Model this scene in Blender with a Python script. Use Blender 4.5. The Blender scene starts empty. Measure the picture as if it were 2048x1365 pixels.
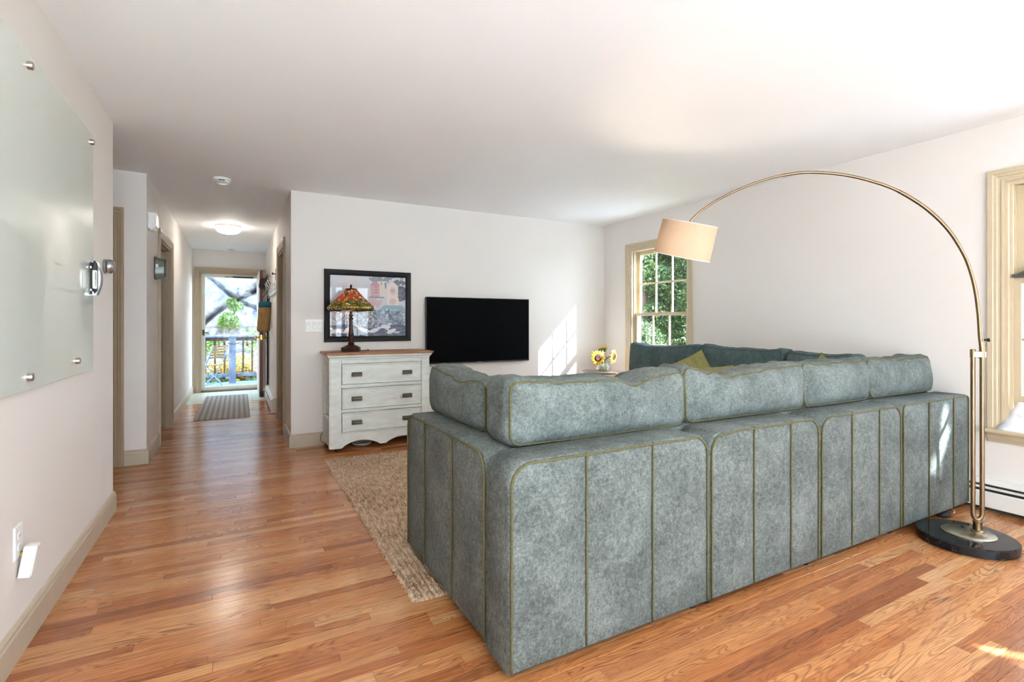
import bpy, bmesh, math, random
from mathutils import Vector, Matrix, noise
import numpy as np

sc = bpy.context.scene
C = sc.collection
PI = math.pi
random.seed(7)

# ------------------------------------------------------------------ camera, light, exposure
CAM_H = 1.18
F_PX = 1008.5
YAW = 28.52
cd = bpy.data.cameras.new('camera')
cam = bpy.data.objects.new('camera', cd)
C.objects.link(cam)
cam.location = (0, 0, CAM_H)
cam.rotation_euler = (PI / 2, 0, -math.radians(YAW))
cd.sensor_width = 36
cd.lens = 36 * F_PX / 2048
cd.shift_y = -(682.5 - 647) / 2048
cd.clip_start = 0.02
sc.camera = cam

sc.view_settings.view_transform = 'Standard'
sc.view_settings.look = 'None'
sc.view_settings.gamma = 1
sc.view_settings.use_curve_mapping = False
sc.view_settings.exposure = 1.14
sc.cycles.max_bounces = 8
sc.cycles.diffuse_bounces = 5
sc.cycles.glossy_bounces = 3
sc.cycles.transparent_max_bounces = 8
sc.cycles.use_adaptive_sampling = True
sc.cycles.adaptive_threshold = 0.12
sc.cycles.adaptive_min_samples = 16
sc.cycles.use_denoising = True
sc.cycles.sample_clamp_indirect = 8
sc.cycles.caustics_reflective = False
sc.cycles.caustics_refractive = False

SKY = 6.0
SUN = 24.0
w = bpy.data.worlds.new('world')
sc.world = w
w.use_nodes = True
nt = w.node_tree
for n in list(nt.nodes):
    nt.nodes.remove(n)
wo = nt.nodes.new('ShaderNodeOutputWorld')
bg = nt.nodes.new('ShaderNodeBackground')
tc = nt.nodes.new('ShaderNodeTexCoord')
sx = nt.nodes.new('ShaderNodeSeparateXYZ')
rp = nt.nodes.new('ShaderNodeValToRGB')
rp.color_ramp.elements[0].position = 0.0
rp.color_ramp.elements[0].color = (0.77, 0.895, 1.0, 1)
rp.color_ramp.elements[1].position = 0.8
rp.color_ramp.elements[1].color = (0.57, 0.76, 1.0, 1)
nt.links.new(tc.outputs['Generated'], sx.inputs[0])
nt.links.new(sx.outputs['Z'], rp.inputs[0])
nt.links.new(rp.outputs[0], bg.inputs['Color'])
bg.inputs['Strength'].default_value = SKY
nt.links.new(bg.outputs[0], wo.inputs[0])

sl = bpy.data.lights.new('sun', 'SUN')
sl.energy = SUN
sl.angle = 0.009
sl.color = (0.85, 0.94, 1.0)
sun = bpy.data.objects.new('sun', sl)
C.objects.link(sun)
sun.rotation_euler = Vector((-0.84, 1.0, -0.87)).to_track_quat('-Z', 'Y').to_euler()

# ------------------------------------------------------------------ helpers
def srgb(r, g, b):
    f = lambda c: (c / 255 / 12.92) if c / 255 <= 0.04045 else ((c / 255 + 0.055) / 1.055) ** 2.4
    return (f(r), f(g), f(b), 1)

class NT:
    """small node helper"""
    def __init__(self, name):
        self.m = bpy.data.materials.new(name)
        self.m.use_nodes = True
        self.t = self.m.node_tree
        for n in list(self.t.nodes):
            self.t.nodes.remove(n)
        self.out = self.n('ShaderNodeOutputMaterial')
    def n(self, ty, **kw):
        x = self.t.nodes.new(ty)
        for k, v in kw.items():
            setattr(x, k, v)
        return x
    def l(self, a, b):
        self.t.links.new(a, b)
    def pos(self, scale=(1, 1, 1), obj=False, rot=(0, 0, 0)):
        mp = self.n('ShaderNodeMapping')
        mp.inputs['Scale'].default_value = scale
        mp.inputs['Rotation'].default_value = rot
        if obj:
            self.l(self.n('ShaderNodeTexCoord').outputs['Object'], mp.inputs[0])
        else:
            self.l(self.n('ShaderNodeNewGeometry').outputs['Position'], mp.inputs[0])
        return mp.outputs[0]
    def noise(self, vec, scale=5, detail=3, rough=0.55, dist=0.0):
        x = self.n('ShaderNodeTexNoise')
        x.inputs['Scale'].default_value = scale
        x.inputs['Detail'].default_value = detail
        x.inputs['Roughness'].default_value = rough
        x.inputs['Distortion'].default_value = dist
        self.l(vec, x.inputs['Vector'])
        return x.outputs[0]
    def ramp(self, fac, stops, interp='LINEAR'):
        x = self.n('ShaderNodeValToRGB')
        cr = x.color_ramp
        cr.interpolation = interp
        while len(cr.elements) < len(stops):
            cr.elements.new(0.5)
        for e, (p, c) in zip(cr.elements, stops):
            e.position = p
            e.color = c if len(c) == 4 else (*c, 1)
        self.l(fac, x.inputs[0])
        return x.outputs[0]
    def math(self, op, a, b=None, c=None):
        x = self.n('ShaderNodeMath', operation=op)
        for i, v in enumerate((a, b, c)):
            if v is None:
                continue
            if isinstance(v, (int, float)):
                x.inputs[i].default_value = v
            else:
                self.l(v, x.inputs[i])
        return x.outputs[0]
    def mix(self, fac, a, b, blend='MIX'):
        x = self.n('ShaderNodeMix', data_type='RGBA', blend_type=blend)
        for sock, v in ((x.inputs['Factor'], fac), (x.inputs[6], a), (x.inputs[7], b)):
            if isinstance(v, (int, float)):
                sock.default_value = v
            elif isinstance(v, tuple):
                sock.default_value = v
            else:
                self.l(v, sock)
        return x.outputs[2]
    def bump(self, height, strength=0.3, dist=0.01):
        x = self.n('ShaderNodeBump')
        x.inputs['Strength'].default_value = strength
        x.inputs['Distance'].default_value = dist
        self.l(height, x.inputs['Height'])
        return x.outputs[0]
    def bsdf(self, color, rough=0.5, metal=0.0, spec=0.5, normal=None, **kw):
        p = self.n('ShaderNodeBsdfPrincipled')
        for k, v in (('Base Color', color), ('Roughness', rough), ('Metallic', metal), ('Specular IOR Level', spec)):
            if isinstance(v, (int, float)):
                p.inputs[k].default_value = v
            elif isinstance(v, tuple):
                p.inputs[k].default_value = v
            else:
                self.l(v, p.inputs[k])
        for k, v in kw.items():
            p.inputs[k.replace('_', ' ')].default_value = v
        if normal is not None:
            self.l(normal, p.inputs['Normal'])
        self.l(p.outputs[0], self.out.inputs[0])
        return p

def plain(name, col, rough=0.5, metal=0.0, spec=0.5, var=0.06, scale=14, bump=0.0, bscale=80, **kw):
    t = NT(name)
    v = t.pos()
    f = t.noise(v, scale, 3)
    lo = tuple(c * (1 - var) for c in col[:3]) + (1,)
    hi = tuple(min(1, c * (1 + var)) for c in col[:3]) + (1,)
    c = t.ramp(f, [(0.3, lo), (0.7, hi)])
    nrm = None
    if bump:
        nrm = t.bump(t.noise(t.pos(), bscale, 2), bump, 0.004)
    t.bsdf(c, rough, metal, spec, nrm, **kw)
    return t.m

def glassmat(name, tint=(1, 1, 1, 1), refl=1.0, rough=0.0):
    t = NT(name)
    tr = t.n('ShaderNodeBsdfTransparent')
    tr.inputs[0].default_value = tint
    gl = t.n('ShaderNodeBsdfGlossy')
    gl.inputs['Roughness'].default_value = rough
    fr = t.n('ShaderNodeLayerWeight')
    fr.inputs['Blend'].default_value = 0.5
    f = t.math('MULTIPLY', t.math('MULTIPLY_ADD', t.math('POWER', fr.outputs['Facing'], 5.0), 0.92, 0.06), refl)
    mx = t.n('ShaderNodeMixShader')
    t.l(f, mx.inputs[0]); t.l(tr.outputs[0], mx.inputs[1]); t.l(gl.outputs[0], mx.inputs[2])
    t.l(mx.outputs[0], t.out.inputs[0])
    return t.m

def emis(name, col, strength):
    t = NT(name)
    f = t.noise(t.pos(), 6, 1)
    c = t.ramp(f, [(0.2, tuple(x * 0.97 for x in col[:3]) + (1,)), (0.8, col)])
    e = t.n('ShaderNodeEmission')
    e.inputs[1].default_value = strength
    t.l(c, e.inputs[0])
    t.l(e.outputs[0], t.out.inputs[0])
    return t.m

def wmat(o):
    """world matrix from loc/rot/scale chain (no depsgraph update needed)"""
    m = Matrix.LocRotScale(o.location, o.rotation_euler, o.scale)
    if o.parent:
        return wmat(o.parent) @ o.matrix_parent_inverse @ m
    return m

def setp(o, label=None, cat=None, group=None, kind=None):
    if label: o['label'] = label
    if cat: o['category'] = cat
    if group: o['group'] = group
    if kind: o['kind'] = kind
    return o

def thing(name, label, cat, loc=(0, 0, 0), rz=0.0, group=None, kind=None):
    o = bpy.data.objects.new(name, None)
    C.objects.link(o)
    o.empty_display_size = 0.1
    o.location = loc
    o.rotation_euler = (0, 0, rz)
    return setp(o, label, cat, group, kind)

def link(name, me, parent=None, local=False):
    o = bpy.data.objects.new(name, me)
    C.objects.link(o)
    if parent is not None:
        o.parent = parent
        if not local:
            o.matrix_parent_inverse = wmat(parent).inverted()
    return o

def obj(name, bm, m, parent=None, smooth=False, local=False, angle=None, recalc=True):
    if recalc:
        bmesh.ops.recalc_face_normals(bm, faces=bm.faces[:])
    me = bpy.data.meshes.new(name)
    bm.to_mesh(me)
    bm.free()
    me.materials.append(m)
    if smooth:
        for p in me.polygons:
            p.use_smooth = True
        if angle:
            me.set_sharp_from_angle(angle=math.radians(angle))
    return link(name, me, parent, local)

def B():
    return bmesh.new()

def box(bm, x0, x1, y0, y1, z0, z1, bev=0.0, seg=1, M=None):
    r = bmesh.ops.create_cube(bm, size=1)
    vs = r['verts']
    for v in vs:
        v.co = Vector(((x0 + x1) / 2 + v.co.x * (x1 - x0), (y0 + y1) / 2 + v.co.y * (y1 - y0), (z0 + z1) / 2 + v.co.z * (z1 - z0)))
    if bev > 0:
        es = list({e for v in vs for e in v.link_edges})
        rb = bmesh.ops.bevel(bm, geom=es, offset=bev, segments=seg, affect='EDGES', profile=0.5)
        vs = list({v for f in rb['faces'] for v in f.verts} | {v for v in vs if v.is_valid})
    if M is not None:
        for v in vs:
            v.co = M @ v.co
    return vs

def bx(name, m, parent, x0, x1, y0, y1, z0, z1, bev=0.0, seg=1, M=None, smooth=False):
    bm = B()
    box(bm, x0, x1, y0, y1, z0, z1, bev, seg, M)
    return obj(name, bm, m, parent, smooth, angle=40)

def tube(bm, pts, r, n=8, closed=False, caps=True):
    pts = [Vector(p) for p in pts]
    N = len(pts)
    rs = r if isinstance(r, (list, tuple)) else [r] * N
    rings = []
    up = None
    for i, p in enumerate(pts):
        if closed:
            d = pts[(i + 1) % N] - pts[i - 1]
        else:
            d = pts[min(i + 1, N - 1)] - pts[max(i - 1, 0)]
        d.normalize()
        if up is None:
            up = Vector((0, 0, 1)) if abs(d.z) < 0.9 else Vector((1, 0, 0))
        a = d.cross(up)
        if a.length < 1e-6:
            a = d.orthogonal()
        a.normalize()
        b = a.cross(d).normalized()
        up = b
        ring = [bm.verts.new(p + (a * math.cos(2 * PI * k / n) + b * math.sin(2 * PI * k / n)) * rs[i]) for k in range(n)]
        rings.append(ring)
    for i in range(N if closed else N - 1):
        A, D = rings[i], rings[(i + 1) % N]
        for k in range(n):
            bm.faces.new((A[k], A[(k + 1) % n], D[(k + 1) % n], D[k]))
    if caps and not closed:
        bm.faces.new(rings[0][::-1])
        bm.faces.new(rings[-1])

def lathe(bm, prof, n=24, loc=(0, 0, 0), M=None, cap0=True, cap1=True):
    rings = []
    for r, z in prof:
        ring = []
        for k in range(n):
            p = Vector((r * math.cos(2 * PI * k / n), r * math.sin(2 * PI * k / n), z))
            p = (M @ p) if M is not None else p + Vector(loc)
            ring.append(bm.verts.new(p))
        rings.append(ring)
    for A, D in zip(rings, rings[1:]):
        for k in range(n):
            bm.faces.new((A[k], A[(k + 1) % n], D[(k + 1) % n], D[k]))
    if cap0: bm.faces.new(rings[0][::-1])
    if cap1: bm.faces.new(rings[-1])
    return rings

def prism(bm, poly, to3, d0, d1):
    """poly: 2D points; to3(a,b,d) -> 3D"""
    A = [bm.verts.new(to3(a, b, d0)) for a, b in poly]
    D = [bm.verts.new(to3(a, b, d1)) for a, b in poly]
    n = len(poly)
    bm.faces.new(A[::-1])
    bm.faces.new(D)
    for k in range(n):
        bm.faces.new((A[k], A[(k + 1) % n], D[(k + 1) % n], D[k]))

def sweep(bm, path, prof, to3, closed=False):
    """path: 2D polyline; prof: [(offset to the left, depth)]; to3(a,b,depth)"""
    N = len(path)
    P = [Vector(p) for p in path]
    rings = []
    for i in range(N):
        def nrm(a, b):
            d = (b - a).normalized()
            return Vector((-d.y, d.x))
        if closed or 0 < i < N - 1:
            n1 = nrm(P[i - 1], P[i]); n2 = nrm(P[i], P[(i + 1) % N])
            mtr = (n1 + n2) / (1 + n1.dot(n2))
        elif i == 0:
            mtr = nrm(P[0], P[1])
        else:
            mtr = nrm(P[-2], P[-1])
        rings.append([bm.verts.new(to3(*(P[i] + mtr * o), d)) for o, d in prof])
    m = len(prof)
    for i in range(N if closed else N - 1):
        A, D = rings[i], rings[(i + 1) % N]
        for k in range(m - 1):
            bm.faces.new((A[k], A[k + 1], D[k + 1], D[k]))
    if not closed:
        bm.faces.new(rings[0][::-1])
        bm.faces.new(rings[-1])

def grid_mesh(name, nu, nv, fn, m, parent=None, smooth=True, closed_u=False):
    vs = []
    for i in range(nu + (0 if closed_u else 1)):
        for j in range(nv + 1):
            vs.append(fn(i / nu, j / nv))
    fs = []
    cnt = nu if closed_u else nu + 1
    for i in range(nu):
        for j in range(nv):
            a = i * (nv + 1) + j
            b = ((i + 1) % cnt) * (nv + 1) + j
            fs.append((a, b, b + 1, a + 1))
    me = bpy.data.meshes.new(name)
    me.from_pydata(vs, [], fs)
    me.materials.append(m)
    if smooth:
        me.polygons.foreach_set('use_smooth', [True] * len(me.polygons))
    return link(name, me, parent)

def copy_tree(o, parent=None):
    c = o.copy()
    C.objects.link(c)
    c.parent = parent
    for ch in o.children:
        copy_tree(ch, c)
    return c

def to3x(x0, s):
    return lambda a, b, d: Vector((x0 + s * d, a, b))
def to3y(y0, s):
    return lambda a, b, d: Vector((a, y0 + s * d, b))

# ------------------------------------------------------------------ materials
def wall_mat(name, col, bump=0.05):
    t = NT(name)
    v = t.pos()
    c = t.ramp(t.noise(v, 1.2, 1), [(0.3, tuple(x * 0.985 for x in col[:3]) + (1,)), (0.7, col)])
    t.bsdf(c, 0.62, 0, 0.25)
    return t.m

M_WALL = wall_mat('wall_paint', srgb(233, 226, 220))
M_CEIL = wall_mat('ceiling_paint', srgb(248, 248, 248), 0.02)
M_TRIM = plain('taupe_trim_paint', srgb(176, 156, 128), 0.42, var=0.03)
M_WTRIM = plain('beige_window_paint', srgb(200, 183, 154), 0.4, var=0.03)
M_BASE = plain('taupe_baseboard_paint', srgb(194, 178, 156), 0.42, var=0.03)
M_DOOR = plain('brown_door_paint', srgb(140, 118, 94), 0.45, var=0.04)
M_WHITE = plain('white_plastic', srgb(238, 238, 236), 0.35, var=0.01)
M_WMETAL = plain('white_enamel', srgb(228, 226, 220), 0.35, var=0.015)
M_BLACK = plain('black_matte', (0.012, 0.012, 0.013, 1), 0.5, var=0.1)
M_DARK = plain('dark_void', (0.03, 0.026, 0.022, 1), 0.8, var=0.1)
M_STEEL = plain('brushed_steel', srgb(190, 184, 176), 0.28, 1.0, var=0.05)
M_CHROME = plain('satin_silver', srgb(178, 178, 180), 0.33, 1.0, var=0.04)
M_BRASS = plain('antique_brass', srgb(140, 119, 94), 0.34, 1.0, var=0.08)
M_BRASSY = plain('polished_brass', srgb(214, 170, 80), 0.2, 1.0, var=0.05)
M_HINGE = plain('nickel_hinge', srgb(140, 128, 112), 0.35, 1.0, var=0.05)
M_PANE = glassmat('window_glass', (0.97, 0.985, 0.98, 1), 0.8)

def wood_floor():
    t = NT('oak_strip_floor')
    at = t.n('ShaderNodeAttribute', attribute_name='pr')
    pr = at.outputs['Fac']
    pos = t.n('ShaderNodeNewGeometry').outputs['Position']
    sp = t.n('ShaderNodeSeparateXYZ')
    t.l(pos, sp.inputs[0])
    def vec(kx, ky, off):
        cb = t.n('ShaderNodeCombineXYZ')
        t.l(t.math('MULTIPLY_ADD', sp.outputs[0], kx, t.math('MULTIPLY', pr, off)), cb.inputs[0])
        t.l(t.math('MULTIPLY_ADD', sp.outputs[1], ky, t.math('MULTIPLY', pr, off * 0.37)), cb.inputs[1])
        t.l(t.math('MULTIPLY', pr, 61.0), cb.inputs[2])
        return cb.outputs[0]
    # broad figure -> cathedral contour lines
    n1 = t.noise(vec(1.6, 13.0, 97.0), 1.0, 2, 0.45, 0.6)
    rings = t.math('SINE', t.math('MULTIPLY', n1, 120.0))
    rings = t.math('MULTIPLY_ADD', rings, 0.5, 0.5)
    rings = t.math('POWER', rings, 3.6)
    amt = t.ramp(t.noise(vec(0.4, 1.0, 31.0), 1.0, 1), [(0.35, (0.15,) * 3), (0.7, (0.75,) * 3)])
    rings = t.math('MULTIPLY', rings, amt)
    fine = t.noise(vec(5.0, 300.0, 17.0), 1.0, 2, 0.65)
    pores = t.ramp(fine, [(0.50, (0, 0, 0)), (0.64, (1, 1, 1))])
    wn = t.n('ShaderNodeTexWhiteNoise', noise_dimensions='1D')
    t.l(t.math('MULTIPLY', pr, 731.7), wn.inputs['W'])
    tone = t.ramp(wn.outputs[0], [(0.0, srgb(136, 74, 42)), (0.12, srgb(180, 108, 62)), (0.35, srgb(202, 131, 78)), (0.6, srgb(211, 143, 88)), (0.85, srgb(222, 160, 105)), (1.0, srgb(232, 182, 128))])
    tone = t.mix(t.math('MULTIPLY', t.noise(vec(0.8, 3.0, 53.0), 1.0, 3), 0.5), tone, srgb(176, 106, 62))
    c = t.mix(t.math('MULTIPLY', rings, 0.9), tone, srgb(102, 50, 26))
    c = t.mix(t.math('MULTIPLY', pores, 0.5), c, srgb(96, 48, 26))
    rough = t.math('MULTIPLY_ADD', t.noise(t.pos(), 3, 1), 0.10, 0.15)
    hn = t.math('ADD', t.math('MULTIPLY', t.noise(t.pos((1.5, 9, 1)), 1.0, 2), 1.0), t.math('MULTIPLY', pores, -0.03))
    p = t.bsdf(c, rough, 0, 0.58, t.bump(hn, 0.10, 0.01))
    return t.m
M_FLOOR = wood_floor()

# ------------------------------------------------------------------ room dimensions
XL, XR, YB, YR, H = -0.69, 4.18, 5.19, -2.6, 2.44
HX0, HX1, YE = -0.675, 0.44, 10.03

def struct(name, bm, m, label, cat, parent=None):
    return setp(obj(name, bm, m, parent), label, cat, kind='structure')

# ---- floor: oak strips
flo = thing('floor', 'glossy orange oak strip floor running through room and hallway', 'floor', (0, 0, 0), kind='structure')
bx('subfloor', M_DARK, flo, -2.3, 4.3, -2.72, 10.1, -0.14, -0.021)

def project(x, y, z=0.0):
    a = math.radians(YAW)
    d = x * math.sin(a) + y * math.cos(a)
    s = x * math.cos(a) - y * math.sin(a)
    if d < 0.25:
        return None
    return 1024 + F_PX * s / d, 647 - F_PX * (z - CAM_H) / d

PW = 0.0515
planks = []
rng = random.Random(11)
row = 0
y = -2.6
while y < 8.64:
    if y < 3.95:
        xa, xb = XL, XR
    elif y < 5.19:
        xa, xb = -2.2, XR
    else:
        xa, xb = -2.2 if y < 8.0 else HX0, 2.3 if y < 8.0 else HX1
    x = xa - rng.uniform(0, 0.7)
    while x < xb:
        L = rng.choice([0.25, 0.4, 0.55, 0.7, 0.9, 1.1, 1.4]) * rng.uniform(0.9, 1.15)
        a, b = max(x, xa), min(x + L, xb)
        if b - a > 0.01:
            planks.append((a, b, y, min(y + PW, 8.65), rng.random(), rng.uniform(-0.00012, 0.00012)))
        x += L
    y += PW
    row += 1

def score(p):
    a, b, y0, y1 = p[:4]
    cxm, cym = (a + b) / 2, (y0 + y1) / 2
    if cxm > 0.86 and 1.5 < cym < 5.2: return 0       # below the sofa and the rug
    if cxm > 0.7 and 2.1 < cym < 4.5: return 0
    if cxm < -0.7 or cxm > 0.46 and cym > 5.2: return 0
    q = [project(*v) for v in ((a, y0), (b, y0), (b, y1), (a, y1))]
    if any(v is None for v in q): return 0
    q = [(min(max(u, 0), 2048), min(max(v, 0), 1365)) for u, v in q]
    ar = abs(sum(q[i][0] * q[(i + 1) % 4][1] - q[(i + 1) % 4][0] * q[i][1] for i in range(4))) / 2
    return ar
order = sorted(range(len(planks)), key=lambda i: -score(planks[i]))
single = set(i for i in order[:300] if score(planks[i]) > 0)

def plank_geo(p, V, Fc, A):
    a, b, y0, y1, pr, dz = p
    g, bv = 0.0005, 0.0007
    o = len(V)
    for (ax, bxx, ay, by, z) in ((a + g, b - g, y0 + g, y1 - g, -0.02), (a + g, b - g, y0 + g, y1 - g, dz - bv), (a + g + bv, b - g - bv, y0 + g + bv, y1 - g - bv, dz)):
        V += [(ax, ay, z), (bxx, ay, z), (bxx, by, z), (ax, by, z)]
    for r in (0, 4):
        for k in range(4):
            Fc.append((o + r + k, o + r + (k + 1) % 4, o + r + 4 + (k + 1) % 4, o + r + 4 + k))
    Fc.append((o + 8, o + 9, o + 10, o + 11))
    A += [pr] * 12

def plank_obj(name, plist):
    V, Fc, A = [], [], []
    for p in plist:
        plank_geo(p, V, Fc, A)
    me = bpy.data.meshes.new(name)
    me.from_pydata(V, [], Fc)
    me.materials.append(M_FLOOR)
    at = me.attributes.new('pr', 'FLOAT', 'POINT')
    at.data.foreach_set('value', A)
    return link(name, me, flo)
for i in order[:300]:
    if i in single:
        plank_obj('plank', [planks[i]])
rest = plank_obj('plank_field', [p for i, p in enumerate(planks) if i not in single])
rest['kind'] = 'stuff'
M_TILE = plain('pale_sage_tile', srgb(196, 198, 182), 0.35, var=0.05, scale=9)
tx = [-0.675, -0.44, -0.12, 0.2, 0.44]
for r_, (ya, yb) in enumerate(((8.653, 9.1), (9.104, 9.56), (9.564, 10.03))):
    off = 0.0 if r_ % 2 == 0 else 0.1
    xs = [-0.675] + [q + off for q in tx[1:-1]] + [0.44]
    for k in range(4):
        bx('tile', M_TILE, flo, xs[k] + 0.0015, xs[k + 1] - 0.0015, ya, yb, -0.02, 0.001, 0.001)

# ---- walls, ceiling
def wall(name, label, boxes, m=None):
    bm = B()
    for b_ in boxes:
        box(bm, *b_)
    return struct(name, bm, m or M_WALL, label, 'wall')

wall('wall_left', 'white wall on the left carrying the glass board', [(XL - 0.12, XL, YR, 3.98, 0, H)])
wall('wall_alcove', 'white side wall of the alcove behind the left wall', [(-2.32, -2.2, 3.86, 5.31, 0, H), (-2.2, XL - 0.12, 3.86, 3.98, 0, H)])
DX0, DX1, DZ = -1.70, -0.895, 2.066
wall('wall_door', 'narrow white wall beside the brown hinged door', [(DX1, HX0, YB, YB + 0.12, 0, H), (-2.2, DX0, YB, YB + 0.12, 0, H), (DX0, DX1, YB, YB + 0.12, DZ, H)])
LY0, LY1, LZ = 5.97, 6.91, 2.015
wall('wall_hallway_left', 'white left wall of the hallway with a doorway', [(HX0 - 0.12, HX0, YB + 0.12, LY0, 0, H), (HX0 - 0.12, HX0, LY1, YE, 0, H), (HX0 - 0.12, HX0, LY0, LY1, LZ, H)])
RY0, RY1 = 5.92, 6.77
wall('wall_hallway_right', 'white right wall of the hallway with hooks and doorway', [(HX1, HX1 + 0.12, YB + 0.12, RY0, 0, H), (HX1, HX1 + 0.12, RY1, YE, 0, H), (HX1, HX1 + 0.12, RY0, RY1, LZ, H)])
wall('wall_back', 'white back wall with television and framed picture', [(HX1, XR + 0.14, YB, YB + 0.12, 0, H)])
EX0, EX1, EZ = -0.565, 0.365, 2.05
wall('wall_hallway_end', 'white wall around the glazed door at the hallway end', [(HX0 - 0.12, EX0, YE, YE + 0.14, 0, H), (EX1, HX1 + 0.12, YE, YE + 0.14, 0, H), (EX0, EX1, YE, YE + 0.14, EZ, H)])
WZ0, WZ1 = 0.52, 2.06
W1 = (3.80, 4.68)
W2 = (0.41, 1.29)
W3 = (-1.95, -1.32)
bxs = [(XR, XR + 0.14, YR - 0.14, YB, 0, WZ0), (XR, XR + 0.14, YR - 0.14, YB, WZ1, H)]
ys = [YR - 0.14, W3[0], W3[1], W2[0], W2[1], W1[0], W1[1], YB]
for k in range(0, 8, 2):
    bxs.append((XR, XR + 0.14, ys[k], ys[k + 1], WZ0, WZ1))
wall('wall_right', 'white right wall with tall beige framed windows', bxs)
GX0, GX1, GZ = -0.55, 2.95, 2.12
wall('wall_rear', 'white wall behind the camera with glazed patio doors', [(XL - 0.12, GX0, YR - 0.14, YR, 0, H), (GX1, XR, YR - 0.14, YR, 0, H), (GX0, GX1, YR - 0.14, YR, GZ, H)])
wall('wall_side_room_left', 'walls of the dim room off the hallway left', [(-2.32, -2.2, YB + 0.12, 8.12, 0, H), (-2.2, HX0 - 0.12, 8.0, 8.12, 0, H)])
wall('wall_side_room_right', 'walls of the dim room off the hallway right', [(2.3, 2.42, YB + 0.12, 8.12, 0, H), (HX1 + 0.12, 2.3, 8.0, 8.12, 0, H)])
bm = B(); box(bm, -2.4, XR + 0.2, YR - 0.2, YE + 0.2, H, H + 0.2)
struct('ceiling', bm, M_CEIL, 'smooth white ceiling over room and hallway', 'ceiling')

# ---- baseboards
BP = [(0, 0), (0, 0), ]
def baseboard(name, label, path, parent=None, h=0.125):
    """path: plan polyline, the board stands on the left side of the path"""
    bm = B()
    P = [Vector(p) for p in path]
    prof = [(0.0, 0.0), (0.016, 0.0), (0.016, h - 0.03), (0.012, h - 0.022), (0.012, h - 0.012), (0.006, h - 0.003), (0.0, h)]
    sweep(bm, path, prof, lambda a, b, d: Vector((a, b, d)))
    return struct(name, bm, M_BASE, label, 'baseboard')
baseboard('baseboard_left', 'taupe baseboard along the left wall turning its end', [(XL - 0.12, 3.98), (XL, 3.98), (XL, YR)][::-1] and [(XL, YR), (XL, 3.98), (XL - 0.12, 3.98)][::-1])
baseboard('baseboard_hallway_left', 'taupe baseboard wrapping the corner into the hallway left', [(HX0, LY0 - 0.09), (HX0, YB), (DX1 + 0.07, YB)])
baseboard('baseboard_hallway_far', 'taupe baseboard on the far left of the hallway', [(HX0, YE - 0.002), (HX0, LY1 + 0.08)])
baseboard('baseboard_back', 'taupe baseboard along the back wall and hallway corner', [(XR, YB), (HX1, YB), (HX1, RY0 - 0.09)])

# ---- door and window casings
CAS = [(0.0, 0.0), (0.0, 0.012), (0.012, 0.014), (0.016, 0.010), (0.03, 0.011), (0.036, 0.016), (0.05, 0.017), (0.056, 0.021), (0.082, 0.022), (0.082, 0.0)]
def casing(name, m, label, pts, t3, parent=None, w=0.082):
    bm = B()
    k = w / 0.082
    sweep(bm, pts, [(o * k, d) for o, d in CAS], t3)
    o = obj(name, bm, m, parent)
    if parent is None:
        setp(o, label, 'door trim', kind='structure')
    return o
def jamb(m, parent, a0, a1, z1, t3, depth, th=0.018):
    bm = B()
    sweep(bm, [(a0, 0), (a0, z1), (a1, z1), (a1, 0)], [(-th, 0), (0.0, 0), (0.0, -depth), (-th, -depth), (-th, 0)], t3)
    return obj('jamb', bm, m, parent)

# alcove door (hinged, taupe casing)
d1 = thing('door_1', 'brown hinged door in taupe casing at the left wall end', 'door', (DX1, YB, 0), kind='structure')
t3 = to3y(YB, -1)
casing('casing', M_TRIM, None, [(DX0, 0), (DX0, DZ), (DX1, DZ), (DX1, 0)], t3, d1, 0.068)
jamb(M_TRIM, d1, DX0, DX1, DZ, t3, 0.12)
dp = bx('door_panel', M_DOOR, d1, DX0 + 0.02, DX1 - 0.022, YB + 0.004, YB + 0.044, 0.008, DZ - 0.022, 0.002)
for (xa, xb, za, zb) in ((DX0 + 0.14, -1.36, 1.1, 1.92), (-1.24, DX1 - 0.14, 1.1, 1.92), (DX0 + 0.14, -1.36, 0.2, 0.95), (-1.24, DX1 - 0.14, 0.2, 0.95)):
    bx('raised_panel', M_DOOR, dp, xa, xb, YB - 0.004, YB + 0.006, za, zb, 0.004)
for z in (1.836, 1.065, 0.307):
    bm = B()
    tube(bm, [(DX1 - 0.017, YB - 0.004, z - 0.05), (DX1 - 0.017, YB - 0.004, z + 0.05)], 0.007, 8)
    tube(bm, [(DX1 - 0.017, YB - 0.004, z + 0.05), (DX1 - 0.017, YB - 0.004, z + 0.058)], [0.009, 0.004], 8)
    box(bm, DX1 - 0.03, DX1 - 0.004, YB - 0.003, YB + 0.001, z - 0.048, z + 0.048)
    obj('hinge', bm, M_HINGE, d1)
# hallway doorways
t2 = thing('trim_1', 'taupe casing of the doorway on the hallway left', 'door trim', (HX0, LY0, 0), kind='structure')
t3 = to3x(HX0, 1)
casing('casing', M_TRIM, None, [(LY1, 0), (LY1, LZ), (LY0, LZ), (LY0, 0)][::-1], t3, t2)
jamb(M_TRIM, t2, LY0, LY1, LZ, t3, 0.12)
bm = B(); sweep(bm, [(LY0, 0), (LY0, LZ), (LY1, LZ), (LY1, 0)], [(-0.03, -0.04), (-0.018, -0.04), (-0.018, -0.075), (-0.03, -0.075), (-0.03, -0.04)], t3)
obj('door_stop', bm, M_TRIM, t2)
t2 = thing('trim_2', 'taupe casing of the doorway on the hallway right', 'door trim', (HX1, RY0, 0), kind='structure')
t3 = to3x(HX1, -1)
casing('casing', M_TRIM, None, [(RY0, 0), (RY0, LZ), (RY1, LZ), (RY1, 0)], t3, t2)
jamb(M_TRIM, t2, RY0, RY1, LZ, t3, 0.12)
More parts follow.
